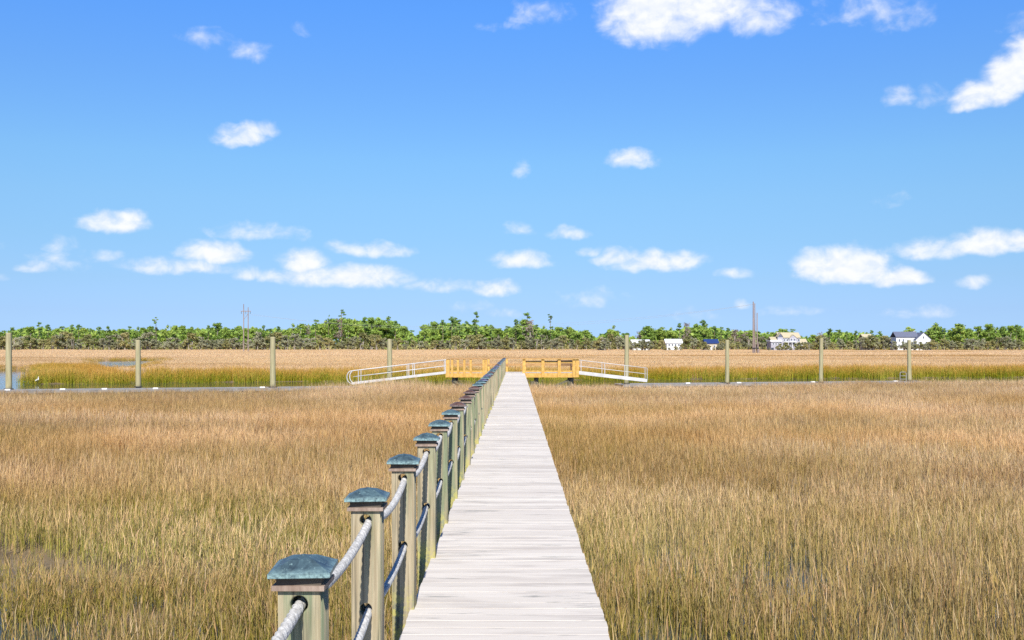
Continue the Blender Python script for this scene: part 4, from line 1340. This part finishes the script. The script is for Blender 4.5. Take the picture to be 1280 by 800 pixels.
CL = [(815, 22, 72, 50, 1.25), (880, 10, 80, 44, 1.15), (945, 22, 55, 32, .72), (672, 20, 46, 15, .5), (625, 33, 26, 8, .34), (1090, 10, 75, 22, .42), (1130, 28, 34, 14, .3),
      (1232, 120, 50, 22, 1.1), (1268, 98, 46, 32, 1.35), (1300, 74, 50, 40, 1.4), (1208, 133, 30, 11, .85), (1272, 32, 26, 14, .5),
      (1127, 122, 24, 15, .62), (1165, 123, 26, 16, .34), (262, 50, 44, 11, .30), (290, 58, 30, 9, .24), (312, 68, 28, 14, .36), (372, 40, 14, 8, .3),
      (300, 174, 40, 16, .85), (322, 164, 28, 13, .8), (788, 203, 38, 14, .9), (653, 215, 12, 13, .42), (1120, 250, 20, 8, .15),
      (140, 282, 48, 18, 1.1), (155, 274, 28, 12, 1.0), (318, 292, 64, 13, .62), (268, 318, 52, 17, 1.15), (215, 334, 72, 13, .8), (262, 336, 60, 10, .6), (310, 343, 26, 10, .6),
      (380, 330, 38, 18, 1.1), (428, 349, 92, 17, 1.15), (352, 347, 34, 12, .8), (470, 344, 46, 14, 1.0), (425, 309, 24, 9, .7), (468, 313, 60, 12, .9),
      (76, 308, 22, 13, .55), (45, 334, 26, 10, .75), (72, 327, 44, 13, .36), (135, 321, 22, 8, .35), (552, 358, 42, 11, .62), (620, 363, 32, 12, .9), (652, 326, 46, 12, 1.0),
      (650, 289, 21, 10, .5), (708, 292, 30, 10, .72), (736, 314, 20, 9, .7), (775, 324, 38, 12, .9), (815, 331, 60, 15, 1.0), (852, 328, 36, 13, .95), (917, 342, 24, 9, .7),
      (1050, 336, 66, 28, 1.35), (1080, 345, 50, 16, 1.2), (1126, 351, 46, 13, 1.15), (1165, 314, 56, 16, .9), (1235, 307, 62, 19, 1.15), (1280, 302, 44, 16, 1.1), (1215, 353, 26, 10, .6),
      (740, 376, 44, 13, .42), (930, 382, 13, 8, .7), (862, 394, 32, 8, .4), (990, 388, 40, 9, .32), (1150, 394, 44, 9, .5), (590, 386, 26, 8, .34), (628, 394, 30, 8, .36), (0, 349, 14, 7, .4),
      (-90, 300, 90, 22, 1.0), (1390, 290, 80, 20, 1.0), (1450, 60, 90, 40, 1.1), (-160, 120, 60, 20, .6)]


def cloud_field(vec):
    """envelope of all the clouds in azimuth / elevation"""
    acc = None
    for (cx, cy, rx, ry, st) in CL:
        u, v = (cx - CX) / F, (HY - cy) / F
        az = math.atan(u); el = math.atan(v * math.cos(az))
        k = math.cos(az) ** 1.5
        ra, re = rx * 1.06 / F * k, ry * 1.30 / F * k
        q = t.vmath('MULTIPLY_ADD', vec, (1 / ra, 1 / re, 0), (-az / ra, -el / re, 0))
        q = t.vmath('MAXIMUM', q, t.vmath('MULTIPLY', q, (-1, -1.7, 0)))
        d = t.vmath('DOT_PRODUCT', q, q)
        e = t.math('MULTIPLY_ADD', d, -st * 0.9, st * 0.9)
        acc = e if acc is None else t.math('MAXIMUM', acc, e)
    return acc


warp = t.n('ShaderNodeTexNoise'); t.put(warp.inputs['Vector'], AE); warp.inputs['Scale'].default_value = 38; warp.inputs['Detail'].default_value = 3
wv = t.vmath('SCALE', t.vmath('SUBTRACT', warp.outputs['Color'], (0.5, 0.5, 0.5)), scale=0.013)
AEW = t.vmath('ADD', AE, wv)
env = cloud_field(AEW)
nv = t.scale(AE, (1.0, 1.35, 1))
fb = t.noise(nv, 42, 7, 0.56, 0.25)
fb2 = t.noise(t.vmath('ADD', nv, (0.0015, 0.0055, 0)), 42, 7, 0.56, 0.25)
dens = t.math('ADD', env, t.mr(fb, 0.25, 0.75, -0.43, 0.37))
alpha = t.mr(dens, -0.06, 1.12, 0, 1, True)
shade = t.mr(t.math('SUBTRACT', fb, fb2), -0.09, 0.07)
core = t.mr(dens, 0.25, 0.9)
SKYK = 10.0
ccol = t.mix(t.math('MULTIPLY', shade, 1.0, clamp=True), (0.66, 0.71, 0.82), (0.81, 0.82, 0.85))
ccol = t.mix(core, t.mix(0.35, ccol, (0.72, 0.78, 0.88)), t.mix(0.5, ccol, (0.86, 0.87, 0.88)))
ccol = t.vmath('SCALE', ccol, scale=7.2)
TINT = [(0.35, .278, .46, .963), (1.89, .295, .43, .805), (3.65, .329, .458, .714), (5.84, .371, .522, .71), (8.0, .42, .595, .752),
        (10.15, .44, .655, .82), (14.35, .42, .685, .986), (18.3, .39, .735, 1.18), (25.0, .36, .72, 1.22), (38.0, .24, .48, .86), (55.0, .13, .29, .55)]
tint = t.ramp(t.mr(ele, 0.0, R(55)), [(a / 55.0, (b / 1.4, c / 1.4, d / 1.4)) for a, b, c, d in TINT])
tint = t.vmath('SCALE', tint, scale=1.4)
skyc = t.mix(1.0, sky.outputs[0], tint, 'MULTIPLY')
cc = t.mix(t.math('MULTIPLY', alpha, 0.97), skyc, ccol)
nt.links.new(cc, bg.inputs[0]); nt.links.new(bg.outputs[0], out.inputs[0])
wd_.cycles.sampling_method = 'MANUAL'; wd_.cycles.sample_map_resolution = 512

S.view_settings.view_transform = 'Standard'; S.view_settings.look = 'None'
S.view_settings.exposure = 0.75; S.view_settings.gamma = 1.0; S.view_settings.use_curve_mapping = False
S.cycles.max_bounces = 6; S.cycles.diffuse_bounces = 3; S.cycles.transparent_max_bounces = 4
S.cycles.use_denoising = False
